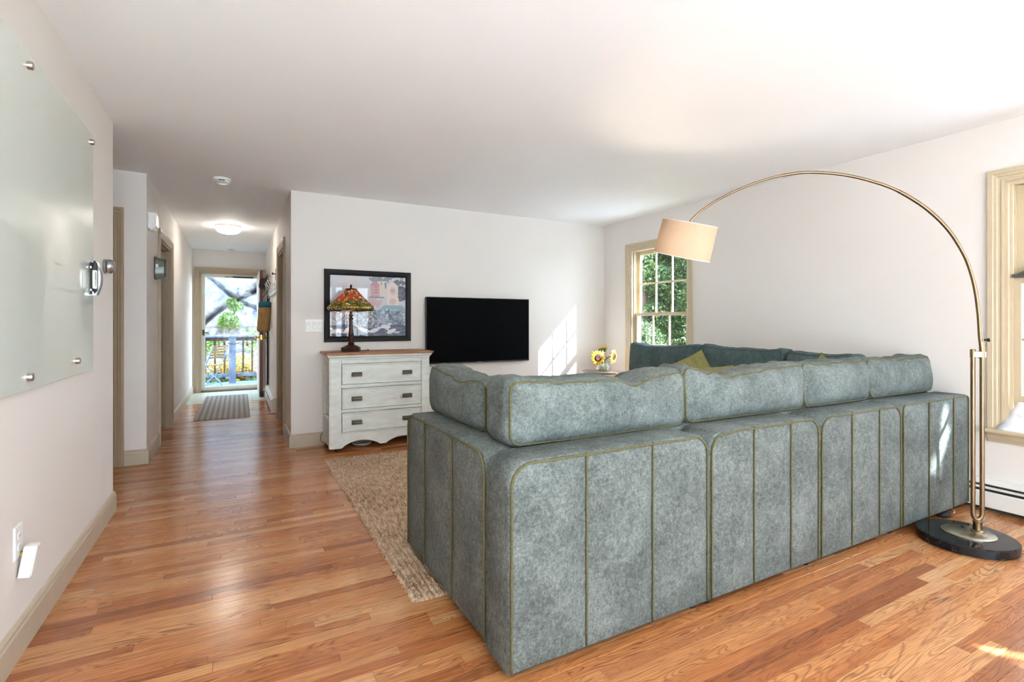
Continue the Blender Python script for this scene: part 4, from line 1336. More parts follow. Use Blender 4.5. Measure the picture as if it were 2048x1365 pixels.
def sunflower(label, head, face, size, foot, seed, back=False):
    rg = random.Random(seed)
    r = thing('sunflower', label, 'flower', foot, group='sunflowers in the glass vase')
    face = Vector(face).normalized()
    Q = face.to_track_quat('Z', 'Y').to_matrix().to_4x4()
    T = Matrix.Translation(head) @ Q
    bm = B()
    for ring, (n, L, wd, lift) in enumerate(((19, size, 0.02, 0.10), (17, size * 0.88, 0.019, 0.35))):
        for k in range(n):
            a = 2 * PI * (k + 0.5 * ring + rg.uniform(-.2, .2)) / n
            l = L * rg.uniform(0.85, 1.1)
            li = lift + rg.uniform(-.2, .2)
            r0 = size * 0.42
            d = Vector((math.cos(a), math.sin(a), 0)); s = Vector((-math.sin(a), math.cos(a), 0))
            pts = []
            for f, ww in ((0, .45), (.35, 1), (.7, .8), (1, 0.05)):
                c_ = d * (r0 + (l - r0) * f) + Vector((0, 0, li * (l - r0) * f * (1.2 - f) - 0.01 * f * f))
                pts.append((bm.verts.new(T @ (c_ - s * wd * ww / 2)), bm.verts.new(T @ (c_ + Vector((0, 0, 0.003 * ww)))), bm.verts.new(T @ (c_ + s * wd * ww / 2))))
            for p, q in zip(pts, pts[1:]):
                bm.faces.new((p[0], p[1], q[1], q[0])); bm.faces.new((p[1], p[2], q[2], q[1]))
    obj('petals', bm, M_PETAL2 if back else M_PETAL, r, True, recalc=False)
    bm = B(); lathe(bm, [(size * .46, -0.004), (size * .46, 0.004), (size * .38, 0.012), (size * .2, 0.012), (size * .08, 0.007), (0.0, 0.006)], 24, M=T, cap1=False)
    obj('seed_disc', bm, M_DISC, r, True)
    bm = B()
    for k in range(14):
        a = 2 * PI * k / 14
        d = Vector((math.cos(a), math.sin(a), 0)); s = Vector((-math.sin(a), math.cos(a), 0))
        v = [bm.verts.new(T @ p) for p in (d * size * .1 - s * .012 + Vector((0, 0, -.02)), d * size * .1 + s * .012 + Vector((0, 0, -.02)), d * size * .5 + s * .014 + Vector((0, 0, -.016)), d * size * .78 + Vector((0, 0, -.024)), d * size * .5 - s * .014 + Vector((0, 0, -.016)))]
        bm.faces.new(v)
    lathe(bm, [(0.006, -0.05), (size * .2, -0.03), (size * .44, -0.010)], 16, M=T, cap1=False)
    obj('sepals', bm, M_LEAF, r, True, recalc=False)
    bm = B()
    hd = Vector(head) - face * 0.045
    ft = Vector(foot)
    pts = []
    for k in range(11):
        f = k / 10
        p = ft.lerp(hd, f) + Vector((0, 0, 0.03 * math.sin(PI * f)))
        if f > .8: p -= face * 0.012 * (f - .8)
        pts.append(p)
    tube(bm, pts, 0.006, 8)
    obj('stem', bm, M_STEM, r, True)
    bm = B()
    for k in range(4):
        b0 = pts[6 + k % 4]
        a = rg.uniform(0, 2 * PI)
        d = Vector((math.cos(a), math.sin(a), rg.uniform(-.1, .6))).normalized(); s = d.cross(Vector((0, 0, 1))).normalized()
        L = rg.uniform(.06, .09)
        v = [b0, b0 + d * L * .4 + s * .022, b0 + d * L - Vector((0, 0, .012)), b0 + d * L * .4 - s * .022]
        vs = [bm.verts.new(q) for q in v]
        mid_ = bm.verts.new(b0 + d * L * .45 - Vector((0, 0, .006)))
        for i in range(4):
            bm.faces.new((vs[i], vs[(i + 1) % 4], mid_))
    obj('leaves', bm, M_LEAF, r, True, recalc=False)
VZ = STZ + 0.012
sunflower('orange sunflower on the left of the vase facing the room', (VX - 0.125, VY - 0.06, VZ + 0.155), (-.25, -1, -.12), 0.098, (VX + 0.045, VY + 0.01, VZ), 1)
sunflower('sunflower at the top of the vase seen from behind', (VX + 0.0, VY + 0.05, VZ + 0.235), (-.1, .75, .75), 0.10, (VX - 0.02, VY - 0.03, VZ), 2, True)
sunflower('tilted sunflower on the right of the vase', (VX + 0.13, VY - 0.035, VZ + 0.16), (.42, -.9, -.05), 0.088, (VX - 0.05, VY, VZ), 3)

# ------------------------------------------------------------------ arc floor lamp
BX_, BY_ = 3.50, 1.205
DXA, DYA = -0.708, 0.706
al = thing('arc_floor_lamp', 'brass arc floor lamp with drum shade and black marble base', 'floor lamp', (3.44, 1.215, 0))
def marble():
    t = NT('black_marble')
    v = t.pos()
    n = t.noise(v, 4, 6, 0.6, 2.5)
    vein = t.ramp(t.math('ABSOLUTE', t.math('SUBTRACT', n, 0.5)), [(0.0, (1, 1, 1)), (0.012, (0, 0, 0))])
    c = t.mix(t.math('MULTIPLY', vein, 0.15), (0.006, 0.007, 0.009, 1), (0.3, 0.29, 0.28, 1))
    t.bsdf(c, 0.07, 0, 0.35)
    return t.m
bm = B(); lathe(bm, [(0.205, 0.001), (0.212, 0.006), (0.212, 0.044), (0.206, 0.05), (0.0, 0.05)], 64, (3.435, 1.215, 0), cap1=False)
obj('marble_base', bm, marble(), al, True, angle=40)
t = NT('spun_brass'); v = t.pos(); p_ = t.bsdf(t.ramp(t.noise(v, 20, 2), [(0.3, srgb(156, 146, 124)), (0.7, srgb(182, 170, 146))]), 0.3, 1.0); p_.inputs['Anisotropic'].default_value = 0.8
tg = t.n('ShaderNodeTangent', direction_type='RADIAL', axis='Z'); t.l(tg.outputs[0], p_.inputs['Tangent'])
bm = B(); lathe(bm, [(0.115, 0.0), (0.115, 0.004), (0.112, 0.006), (0.0, 0.006)], 56, (0, 0, 0), cap1=False)
pl = obj('base_plate', bm, t.m, None, True, angle=40); pl.parent = al; pl.location = (3.455 - 3.44, 1.212 - 1.215, 0.05)
def AP(s, z): return Vector((BX_ + DXA * s, BY_ + DYA * s, z))
bm = B(); lathe(bm, [(0.03, 0.056), (0.03, 0.06), (0.02, 0.066), (0.019, 0.1), (0.021, 0.104), (0.021, 0.11), (0.012, 0.118)], 20, tuple(AP(-0.017, 0)))
obj('collar', bm, M_BRASS, al, True, angle=40)
# U-shaped stem
rp_ = 0.0105
pts = [AP(0.004, 1.03), AP(0.004, 0.17)]
for k in range(1, 12):
    a = PI + PI * k / 12
    pts.append(AP(-0.0165 - 0.0205 * math.cos(a), 0.155 + 0.036 * math.sin(a)) if False else AP(-0.0165 + 0.0205 * math.cos(PI * k / 12), 0.155 - 0.036 * math.sin(PI * k / 12)))
pts += [AP(-0.037, 0.17), AP(-0.037, 1.08)]
bm = B(); tube(bm, pts, rp_, 14); obj('u_stem', bm, M_BRASS, al, True, angle=50)
bm = B()
lathe(bm, [(0.0125, 0.995), (0.0125, 1.035), (0.010, 1.04)], 16, tuple(AP(0.004, 0)))
lathe(bm, [(0.0135, 0.99), (0.0135, 1.03)], 16, tuple(AP(-0.037, 0)))
obj('pole_cap', bm, M_BRASS, al, True, angle=40)
bm = B()
a0, a1 = AP(0.004, 1.012), AP(-0.037, 1.012)
d_ = (a1 - a0).normalized(); n_ = Vector((-d_.y, d_.x, 0))
Mx = Matrix((( d_.x, n_.x, 0, a0.x), (d_.y, n_.y, 0, a0.y), (0, 0, 1, a0.z), (0, 0, 0, 1)))
box(bm, 0.0, 0.055, -0.012, 0.012, -0.016, 0.016, 0.003, 1, Mx)
obj('clamp', bm, M_STEEL, al)
bm = B()
lathe(bm, [(0.006, 0), (0.006, 0.012), (0.010, 0.013), (0.010, 0.02)], 12, M=Matrix.Translation(AP(-0.048, 1.09)) @ Vector((-DXA, -DYA, 0)).to_track_quat('Z', 'Y').to_matrix().to_4x4())
obj('knob', bm, M_BLACK, al)
ctrl = [(-0.037, 0.98), (-0.034, 1.05), (-0.028, 1.114), (-0.022, 1.224), (-0.011, 1.335), (0.006, 1.431), (0.03, 1.519), (0.058, 1.588), (0.096, 1.662), (0.136, 1.723), (0.185, 1.783), (0.253, 1.85), (0.363, 1.932), (0.482, 1.99), (0.583, 2.026), (0.684, 2.05), (0.813, 2.066), (0.946, 2.057), (1.027, 2.04), (1.109, 2.016), (1.206, 1.979), (1.306, 1.929), (1.392, 1.871), (1.449, 1.817)]
def cr(P, n=8):
    out = []
    for i in range(len(P) - 1):
        p0, p1, p2, p3 = P[max(i - 1, 0)], P[i], P[i + 1], P[min(i + 2, len(P) - 1)]
        for k in range(n):
            t_ = k / n
            out.append(tuple(0.5 * ((2 * p1[j]) + (-p0[j] + p2[j]) * t_ + (2 * p0[j] - 5 * p1[j] + 4 * p2[j] - p3[j]) * t_ ** 2 + (-p0[j] + 3 * p1[j] - 3 * p2[j] + p3[j]) * t_ ** 3) for j in range(2)))
    out.append(P[-1])
    return out
arc = [AP(s, z) for s, z in cr(ctrl)]
n_all = len(arc)
bm = B(); tube(bm, arc[:int(n_all * .52)], 0.0098, 12); obj('arc_tube', bm, M_BRASS, al, True, angle=50)
bm = B(); tube(bm, arc[int(n_all * .52) - 1:int(n_all * .74)], 0.0085, 12); obj('arc_tube', bm, M_BRASS, al, True, angle=50)
bm = B(); tube(bm, arc[int(n_all * .74) - 1:], 0.0068, 12); obj('arc_tube', bm, M_BRASS, al, True, angle=50)
# drum shade, tilted in the plane of the arc
SHC = AP(1.477, 1.70)
ty_ = math.radians(14)
ray_ = (SHC - Vector((0, 0, CAM_H))).normalized()
e_ = Vector((math.cos(math.radians(YAW)), -math.sin(math.radians(YAW)), 0)) * 0.984 - Vector((0, 0, 1)) * 0.18
axis = e_.cross(ray_).normalized()
Q = axis.to_track_quat('Z', 'Y').to_matrix().to_4x4()
MS = Matrix.Translation(SHC) @ Q
t = NT('cream_linen_shade'); v = t.pos()
cw = t.ramp(t.noise(t.pos((200, 200, 200)), 1.0, 2), [(0.3, srgb(196, 166, 140)), (0.7, srgb(206, 178, 152))])
tr = t.n('ShaderNodeBsdfTranslucent'); t.l(cw, tr.inputs[0]); df = t.n('ShaderNodeBsdfDiffuse'); t.l(cw, df.inputs[0])
mx = t.n('ShaderNodeMixShader'); mx.inputs[0].default_value = 0.035; t.l(df.outputs[0], mx.inputs[1]); t.l(tr.outputs[0], mx.inputs[2]); t.l(mx.outputs[0], t.out.inputs[0])
bm = B(); lathe(bm, [(0.172, -0.105), (0.165, 0.105)], 56, M=MS, cap0=False, cap1=False)
obj('drum_shade', bm, t.m, al, True)
for z, r_ in ((-0.105, 0.172), (0.105, 0.165)):
    bm = B(); tube(bm, [MS @ Vector((r_ * math.cos(2 * PI * k / 48), r_ * math.sin(2 * PI * k / 48), z)) for k in range(48)], 0.0022, 6, closed=True)
    obj('shade_ring', bm, M_WHITE, al, True)
bm = B()
for k in range(3):
    a = 2 * PI * k / 3
    tube(bm, [MS @ Vector((0.01 * math.cos(a), 0.01 * math.sin(a), 0.09)), MS @ Vector((0.165 * math.cos(a), 0.165 * math.sin(a), 0.105))], 0.0015, 5)
lathe(bm, [(0.014, 0.02), (0.016, 0.1), (0.007, 0.112)], 14, M=MS)
obj('socket', bm, M_BRASS, al, True, angle=40)
tube_pts = [MS @ Vector((0, 0, 0.11)), arc[-1]]
bm = B(); tube(bm, tube_pts, 0.006, 10); obj('swivel', bm, M_BRASS, al, True)
bm = B(); lathe(bm, [(0.008, 0.02), (0.014, 0.0), (0.028, -0.04), (0.022, -0.062), (0.004, -0.075)], 16, M=MS)
obj('bulb', bm, emis('arc_lamp_bulb', (1.0, 0.84, 0.66, 1), 110.0), al, True)
bm = B(); tube(bm, [(3.50, 1.25, 0.06), (3.56, 1.33, 0.03), (3.62, 1.40, 0.004), (3.75, 1.43, 0.004), (3.8, 1.47, 0.006)], 0.0035, 6)
obj('cord', bm, M_BLACK, al, True)
bm = B()
lathe(bm, [(0.004, 0.0), (0.04, 0.003), (0.044, 0.014), (0.03, 0.026), (0.004, 0.028)], 18, M=Matrix.Translation((3.80, 1.455, 0.0)) @ Matrix.Diagonal((1.3, 0.8, 1, 1)))
ps = setp(obj('foot_switch', bm, M_BLACK, None, True, angle=50), 'black foot switch on the floor under the sofa end', 'switch')
bm = B(); tube(bm, [(3.90 + 0.10 * k / 10, 1.44 + 0.07 * (k / 10) ** 2, 0.004) for k in range(11)], 0.003, 6)
setp(obj('white_cable', bm, M_WHITE, None, True), 'loose white cable on the floor behind the lamp pole', 'cable')

# ------------------------------------------------------------------ left wall: glass board and fittings
gw = thing('glass_board', 'large frosted glass writing board on steel standoffs', 'glass board', (XL, 2.3, 0.938))
t = NT('back_painted_glass')
p_ = t.bsdf(t.ramp(t.noise(t.pos(), 2, 2), [(0.3, srgb(226, 233, 224)), (0.7, srgb(230, 236, 228))]), 0.35, 0, 0.5)
p_.inputs['Coat Weight'].default_value = 1.0; p_.inputs['Coat Roughness'].default_value = 0.03; p_.inputs['Coat IOR'].default_value = 1.6
bx('glass_panel', t.m, gw, XL + 0.016, XL + 0.022, 1.25, 3.378, 0.938, 2.162, 0.001)
for y_, z_ in ((2.438, 2.114), (3.321, 2.115), (3.057, 1.003), (2.438, 0.985), (1.31, 2.114), (1.31, 0.985)):
    bm = B()
    M = Matrix.Translation((XL, y_, z_)) @ Matrix.Rotation(PI / 2, 4, 'Y')
    lathe(bm, [(0.013, 0.0), (0.013, 0.0155)], 18, M=M)
    lathe(bm, [(0.0145, 0.022), (0.0145, 0.036), (0.013, 0.038)], 18, M=M)
    obj('standoff', bm, M_STEEL, gw, True, angle=40)
er = thing('eraser_holder', 'curved silver eraser with marker holder on the glass board', 'eraser', (XL + 0.022, 3.33, 1.32))
bm = B()
poly = [(0.0, 1.325), (0.012, 1.324)]
for k in range(13):
    f = k / 12
    poly.append((0.013 + 0.029 * math.sin(PI * (0.12 + 0.76 * f)), 1.326 + 0.172 * f))
poly += [(0.012, 1.5), (0.0, 1.499)]
prism(bm, poly, lambda a, b, d: Vector((XL + 0.022 + a, d, b)), 3.318, 3.372)
obj('eraser_body', bm, M_CHROME, er, True, angle=35)
bx('felt_pad', M_BLACK, er, XL + 0.022, XL + 0.030, 3.312, 3.376, 1.328, 1.497, 0.002)
bm = B(); box(bm, XL + 0.024, XL + 0.034, 3.290, 3.318, 1.46, 1.474, 0.002); box(bm, XL + 0.024, XL + 0.034, 3.290, 3.318, 1.345, 1.357, 0.002)
obj('clip', bm, M_CHROME, er)
mk = thing('marker', 'black capped dry erase marker clipped beside the silver eraser', 'marker', (XL + 0.04, 3.300, 1.33))
mxx, myy = XL + 0.043, 3.300
bm = B(); lathe(bm, [(0.010, 1.358), (0.010, 1.452)], 16, (mxx, myy, 0)); obj('barrel', bm, M_WHITE, mk, True, angle=40)
bm = B(); lathe(bm, [(0.0108, 1.452), (0.0112, 1.49), (0.006, 1.492), (0.0055, 1.5)], 16, (mxx, myy, 0)); obj('cap', bm, M_BLACK, mk, True, angle=40)
bm = B(); lathe(bm, [(0.003, 1.333), (0.004, 1.342), (0.008, 1.345), (0.0102, 1.358)], 16, (mxx, myy, 0)); obj('end_plug', bm, M_BLACK, mk, True, angle=40)
bm = B()
rg = random.Random(4)
z_ = 1.37
while z_ < 1.445:
    h_ = rg.uniform(0.003, 0.007)
    a_ = -PI / 2 + 0.5
    pw = [Vector((mxx + 0.0102 * math.cos(a_ + da), myy + 0.0102 * math.sin(a_ + da), zz)) for da, zz in ((-.22, z_), (.22, z_), (.22, z_ + h_), (-.22, z_ + h_))]
    bm.faces.new([bm.verts.new(q) for q in pw])
    z_ += h_ + 0.003
obj('label_print', bm, M_BLACK, mk, recalc=False)
th = thing('thermostat', 'round silver thermostat near the end of the left wall', 'thermostat', (XL, 3.745, 1.51))
M = Matrix.Translation((XL, 3.745, 1.515)) @ Matrix.Rotation(PI / 2, 4, 'Y')
bm = B(); lathe(bm, [(0.040, 0.0), (0.042, 0.004), (0.042, 0.012), (0.038, 0.014)], 32, M=M); obj('back_ring', bm, M_CHROME, th, True, angle=40)
bm = B(); lathe(bm, [(0.036, 0.014), (0.036, 0.0185)], 32, M=M); obj('gap_ring', bm, M_BLACK, th)
bm = B(); lathe(bm, [(0.0415, 0.018), (0.0425, 0.022), (0.0415, 0.032), (0.036, 0.042), (0.026, 0.048), (0.0, 0.050)], 32, M=M, cap1=False); obj('dial', bm, M_CHROME, th, True, angle=40)
op = switch_plate('wall_outlet', 'white outlet above the baseboard of the left wall', 'outlet', to3x(XL, 1), 2.378, 2.45, 0.345, 0.462, 1, 'outlet')
nl = thing('plug_in_light', 'white plug-in night light in the left wall outlet', 'night light', (XL + 0.01, 2.43, 0.27))
Mn = Matrix.Translation((XL + 0.012, 2.425, 0.33)) @ RX(-3) @ RYm(9)
bm = B(); box(bm, 0.0, 0.035, -0.024, 0.024, -0.055, 0.055, 0.004, 2, Mn); obj('housing', bm, M_WHITE, nl, True, angle=40)
bm = B(); box(bm, 0.035, 0.037, -0.019, 0.019, -0.05, 0.05, 0.0008, 1, Mn); obj('front_lens', bm, plain('lens_white', srgb(250, 250, 250), 0.25, var=0.01), nl)
bm = B(); box(bm, -0.012, 0.001, -0.008, -0.004, 0.02, 0.03, 0, 1, Mn); box(bm, -0.012, 0.001, 0.004, 0.008, 0.02, 0.03, 0, 1, Mn); obj('prongs', bm, M_BRASSY, nl)

# ------------------------------------------------------------------ hallway
ch = thing('door_chime', 'white boxy door chime high on the hallway left wall', 'door chime', (HX0, 5.34, 1.98))
bm = B()
prism(bm, [(5.265, 1.995), (5.42, 1.995), (5.42, 2.135), (5.265, 2.135)], to3x(HX0, 1), 0.0, 0.012)
obj('back_plate', bm, M_WHITE, ch)
bm = B()
prism(bm, [(0.012, 2.13), (0.052, 2.13), (0.058, 2.12), (0.058, 2.02), (0.05, 2.005), (0.03, 1.99), (0.012, 1.985)], lambda a, b, d: Vector((HX0 + a, d, b)), 5.27, 5.415)
obj('cover', bm, M_WHITE, ch)
bm = B()
for k in range(4):
    box(bm, HX0 + 0.0582, HX0 + 0.0588, 5.30, 5.385, 2.035 + k * 0.012, 2.039 + k * 0.012)
obj('vents', bm, plain('vent_grey', srgb(170, 168, 166), 0.5), ch)
sn = thing('wall_sconce', 'grey green tapered wall sconce with black rims', 'sconce', (HX0, 5.68, 1.58))
M_SAGE = plain('sage_glazed_glass', srgb(112, 124, 112), 0.18, var=0.05)
def frus(bm, d0, d1, h0, h1, w0, w1, zc, yc):
    vs = []
    for d, hh, ww in ((d0, h0, w0), (d1, h1, w1)):
        n = 20
        ring = []
        for k in range(n):
            a = 2 * PI * k / n
            ca, sa = math.cos(a), math.sin(a)
            ring.append(bm.verts.new((HX0 + d, yc + ww * (abs(ca) ** .5) * (1 if ca > 0 else -1), zc + hh * (abs(sa) ** .5) * (1 if sa > 0 else -1))))
        vs.append(ring)
    n = 20
    for k in range(n):
        bm.faces.new((vs[0][k], vs[0][(k + 1) % n], vs[1][(k + 1) % n], vs[1][k]))
    bm.faces.new(vs[0][::-1]); bm.faces.new(vs[1])
bm = B(); frus(bm, 0.008, 0.078, 0.103, 0.082, 0.07, 0.055, 1.69, 5.68); obj('glass_body', bm, M_SAGE, sn, True, angle=40)
bm = B(); frus(bm, 0.0, 0.009, 0.106, 0.106, 0.073, 0.073, 1.69, 5.68); obj('back_rim', bm, M_BLACK, sn, True, angle=40)
bm = B(); frus(bm, 0.077, 0.084, 0.084, 0.08, 0.057, 0.053, 1.69, 5.68); obj('front_rim', bm, M_BLACK, sn, True, angle=40)
bx('paper_tag', M_WHITE, sn, HX0 + 0.014, HX0 + 0.034, 5.606, 5.612, 1.69, 1.722)
M_FILLGLOW = emis('fill_lamp_glow', (0.80, 0.94, 1.0, 1), 13.0)
hm = thing('flush_ceiling_light', 'round glowing flush ceiling light in the hallway', 'ceiling light', (-0.11, 7.5, H))
bm = B(); lathe(bm, [(0.15, 2.44), (0.152, 2.425), (0.146, 2.418)], 40, (-0.11, 7.5, 0)); obj('metal_ring', bm, M_STEEL, hm, True, angle=40)
bm = B(); lathe(bm, [(0.142, 2.42), (0.146, 2.405), (0.14, 2.385), (0.12, 2.362), (0.08, 2.346), (0.03, 2.34), (0.0, 2.34)], 40, (-0.11, 7.5, 0), cap0=False, cap1=False)
obj('glass_bowl', bm, emis('lit_opal_glass', (1.0, 0.95, 0.86, 1), 15.0), hm, True)
for k, (lx_, ly_) in enumerate(((0.25, -0.7), (1.4, -1.7))):  # unseen lamps added behind the camera to brighten the room
    rm = thing('added_fill_lamp', ('added opal fill lamp nearest behind the camera', 'added opal fill lamp by the rear patio doors')[k], 'ceiling light', (lx_, ly_, H))
    bm = B(); lathe(bm, [(0.07, 2.44), (0.07, 2.42), (0.012, 2.415), (0.012, 2.335), (0.03, 2.33)], 24, (lx_, ly_, 0)); obj('stem', bm, M_STEEL, rm, True, angle=40)
    bm = B(); lathe(bm, [(0.03, 2.33), (0.12, 2.318), (0.18, 2.285), (0.2, 2.24), (0.18, 2.195), (0.12, 2.165), (0.05, 2.152), (0.0, 2.15)], 40, (lx_, ly_, 0), cap0=False, cap1=False)
    obj('glass_bowl', bm, M_FILLGLOW, rm, True)
def detector(name, label, x, y_, r_, hh):
    d = thing(name, label, 'smoke detector', (x, y_, H))
    bm = B(); lathe(bm, [(r_, H), (r_, H - hh * .35), (r_ * .96, H - hh * .42)], 36, (x, y_, 0)); obj('base', bm, M_WHITE, d, True, angle=40)
    bm = B(); lathe(bm, [(r_ * .9, H - hh * .4), (r_ * .93, H - hh * .55), (r_ * .88, H - hh * .85), (r_ * .7, H - hh), (0, H - hh)], 36, (x, y_, 0), cap1=False); obj('cover', bm, M_WHITE, d, True, angle=40)
    bm = B(); box(bm, x - r_ * .35, x + r_ * .35, y_ - r_ * .94, y_ - r_ * .86, H - hh * .72, H - hh * .55); obj('vent_slot', bm, M_BLACK, d)
    return d
detector('smoke_detector', 'white smoke detector on the ceiling at hallway entrance', -0.124, 5.06, 0.068, 0.042)
detector('smoke_detector', 'small white detector on the ceiling by the storm door', -0.097, 9.8, 0.055, 0.03)
# plaid runner
def plaid():
    t = NT('grey_plaid_weave')
    sp = t.n('ShaderNodeSeparateXYZ'); t.l(t.n('ShaderNodeNewGeometry').outputs['Position'], sp.inputs[0])
    a = t.math('GREATER_THAN', t.math('SINE', t.math('MULTIPLY', sp.outputs[0], 2 * PI / 0.062)), 0.1)
    b = t.math('GREATER_THAN', t.math('SINE', t.math('MULTIPLY', sp.outputs[1], 2 * PI / 0.105)), 0.1)
    f = t.math('MULTIPLY_ADD', a, 0.5, t.math('MULTIPLY', b, 0.5))
    c = t.ramp(f, [(0.0, srgb(196, 190, 184)), (0.5, srgb(166, 160, 156)), (1.0, srgb(134, 128, 126))])
    c = t.mix(0.5, c, t.ramp(t.noise(t.pos(), 160, 2), [(0.3, (0.7,) * 3), (0.7, (1.1,) * 3)]), 'MULTIPLY')
    t.bsdf(c, 0.95, 0, 0.1, t.bump(t.noise(t.pos(), 220, 2), 0.5, 0.004))
    return t.m
def run_fn(u, v):
    y_ = 7.16 + 2.26 * v
    x = -0.476 + 0.022 * v + (0.612 - 0.016 * v) * u
    y2 = y_ - 0.05 * u * (1 - v) + 0.0
    e = min(u, v, 1 - u, 1 - v)
    return Vector((x, y2, 0.0025 + (0.009 if e > 1e-6 else 0.0) + 0.002 * noise.noise(Vector((x * 5, y_ * 5, 0)))))
setp(grid_mesh('hall_runner', 30, 90, run_fn, plaid()), 'grey plaid woven runner rug before the storm door', 'rug')
# hook board
hb = thing('coat_hook_board', 'white board with metal coat hooks on the hallway right', 'coat rack', (HX1, 8.0, 1.57))
bx('board', M_WMETAL, hb, HX1 - 0.02, HX1, 6.95, 9.0, 1.577, 1.73, 0.003)
hooks = (7.25, 7.62, 8.0, 8.38, 8.75)
for y_ in hooks:
    bm = B()
    x0 = HX1 - 0.02
    box(bm, x0 - 0.004, x0, y_ - 0.012, y_ + 0.012, 1.62, 1.70, 0.001)
    tube(bm, [(x0, y_, 1.685), (x0 - 0.03, y_, 1.69), (x0 - 0.055, y_, 1.72), (x0 - 0.062, y_, 1.755)], [0.006, 0.006, 0.0055, 0.007], 8)
    tube(bm, [(x0, y_, 1.635), (x0 - 0.02, y_, 1.615), (x0 - 0.036, y_, 1.622), (x0 - 0.04, y_, 1.645)], [0.005, 0.005, 0.005, 0.006], 8)
    lathe(bm, [(0.003, 1.75), (0.010, 1.757), (0.010, 1.765), (0.004, 1.772)], 10, (x0 - 0.062, y_, 0))
    obj('hook', bm, M_STEEL, hb, True, angle=50)
# small dark coat hook above the board beside the doorway
kh = thing('wall_hook', 'dark knobbed hook on the wall above the hook board', 'hook', (HX1, 7.35, 1.75))
bx('hook_plate', M_HINGE, kh, HX1 - 0.006, HX1, 7.33, 7.37, 1.745, 1.90, 0.002)
bm = B(); tube(bm, [(HX1 - 0.004, 7.35, 1.83), (HX1 - 0.03, 7.35, 1.835)], 0.007, 8); lathe(bm, [(0.008, 0), (0.018, 0.006), (0.018, 0.014), (0.008, 0.02)], 14, M=Matrix.Translation((HX1 - 0.028, 7.35, 1.835)) @ Matrix.Rotation(-PI / 2, 4, 'Y'))
obj('hook_knob', bm, M_BLACK, kh, True, angle=50)
# woven bag
bg_ = thing('woven_bag', 'tan woven cylinder bag with teal top hanging on a hook', 'bag', (0.352, 8.4, 1.05))
def weave(name, a, b_, m_):
    t = NT(name)
    sp = t.n('ShaderNodeSeparateXYZ'); t.l(t.n('ShaderNodeNewGeometry').outputs['Position'], sp.inputs[0])
    wv = t.math('MULTIPLY_ADD', t.math('SINE', t.math('MULTIPLY', sp.outputs[2], 2 * PI / 0.012)), 0.2, t.noise(t.pos((60, 60, 90)), 1.0, 3, 0.7))
    t.bsdf(t.ramp(wv, [(0.25, a), (0.5, b_), (0.8, m_)]), 0.85, 0, 0.2, t.bump(wv, 0.8, 0.01))
    return t.m
def tiltp(p):
    f = (p.z - 1.5)
    return Vector((p.x + 0.05 * f, p.y, p.z))
def bagring(bm, prof, n=28):
    rr = lathe(bm, prof, n, (0.357, 8.4, 0))
    for ring in rr:
        for v_ in ring:
            v_.co = tiltp(v_.co)
bm = B(); bagring(bm, [(0.07, 1.055), (0.084, 1.065), (0.089, 1.10), (0.086, 1.15), (0.089, 1.2), (0.086, 1.27), (0.088, 1.34), (0.085, 1.42)]); obj('woven_body', bm, weave('woven_straw', srgb(112, 82, 50), srgb(164, 126, 82), srgb(202, 166, 118)), bg_, True)
bm = B(); bagring(bm, [(0.086, 1.415), (0.088, 1.45), (0.086, 1.49), (0.07, 1.505), (0.04, 1.498)]); obj('teal_top', bm, plain('teal_cloth', srgb(24, 92, 108), 0.8, var=0.2), bg_, True)
bm = B()
for s in (-1, 1):
    tube(bm, [(0.357 + s * 0.06, 8.4 + s * 0.02, 1.47), (0.37 + s * 0.045, 8.39, 1.56), (0.385, 8.38, 1.66), (0.383, 8.38, 1.672)], 0.0055, 6)
obj('handle_straps', bm, M_BLACK, bg_, True)
# hat on the far hook
ht = thing('felt_hat', 'dark brown hat hanging at the far hook behind the door', 'hat', (0.40, 8.72, 1.72))
M = Matrix.Translation((0.375, 8.72, 1.79)) @ RYm(-82) @ RZ(20)
bm = B(); lathe(bm, [(0.15, 0.004), (0.13, 0.0), (0.09, 0.004), (0.086, 0.03), (0.078, 0.075), (0.055, 0.088), (0.0, 0.082)], 28, M=M, cap1=False); obj('crown_and_brim', bm, plain('brown_felt', srgb(58, 36, 34), 0.85, var=0.15), ht, True)
bm = B(); lathe(bm, [(0.0905, 0.006), (0.088, 0.028)], 28, M=M, cap0=False, cap1=False); obj('hat_band', bm, M_BLACK, ht, True)
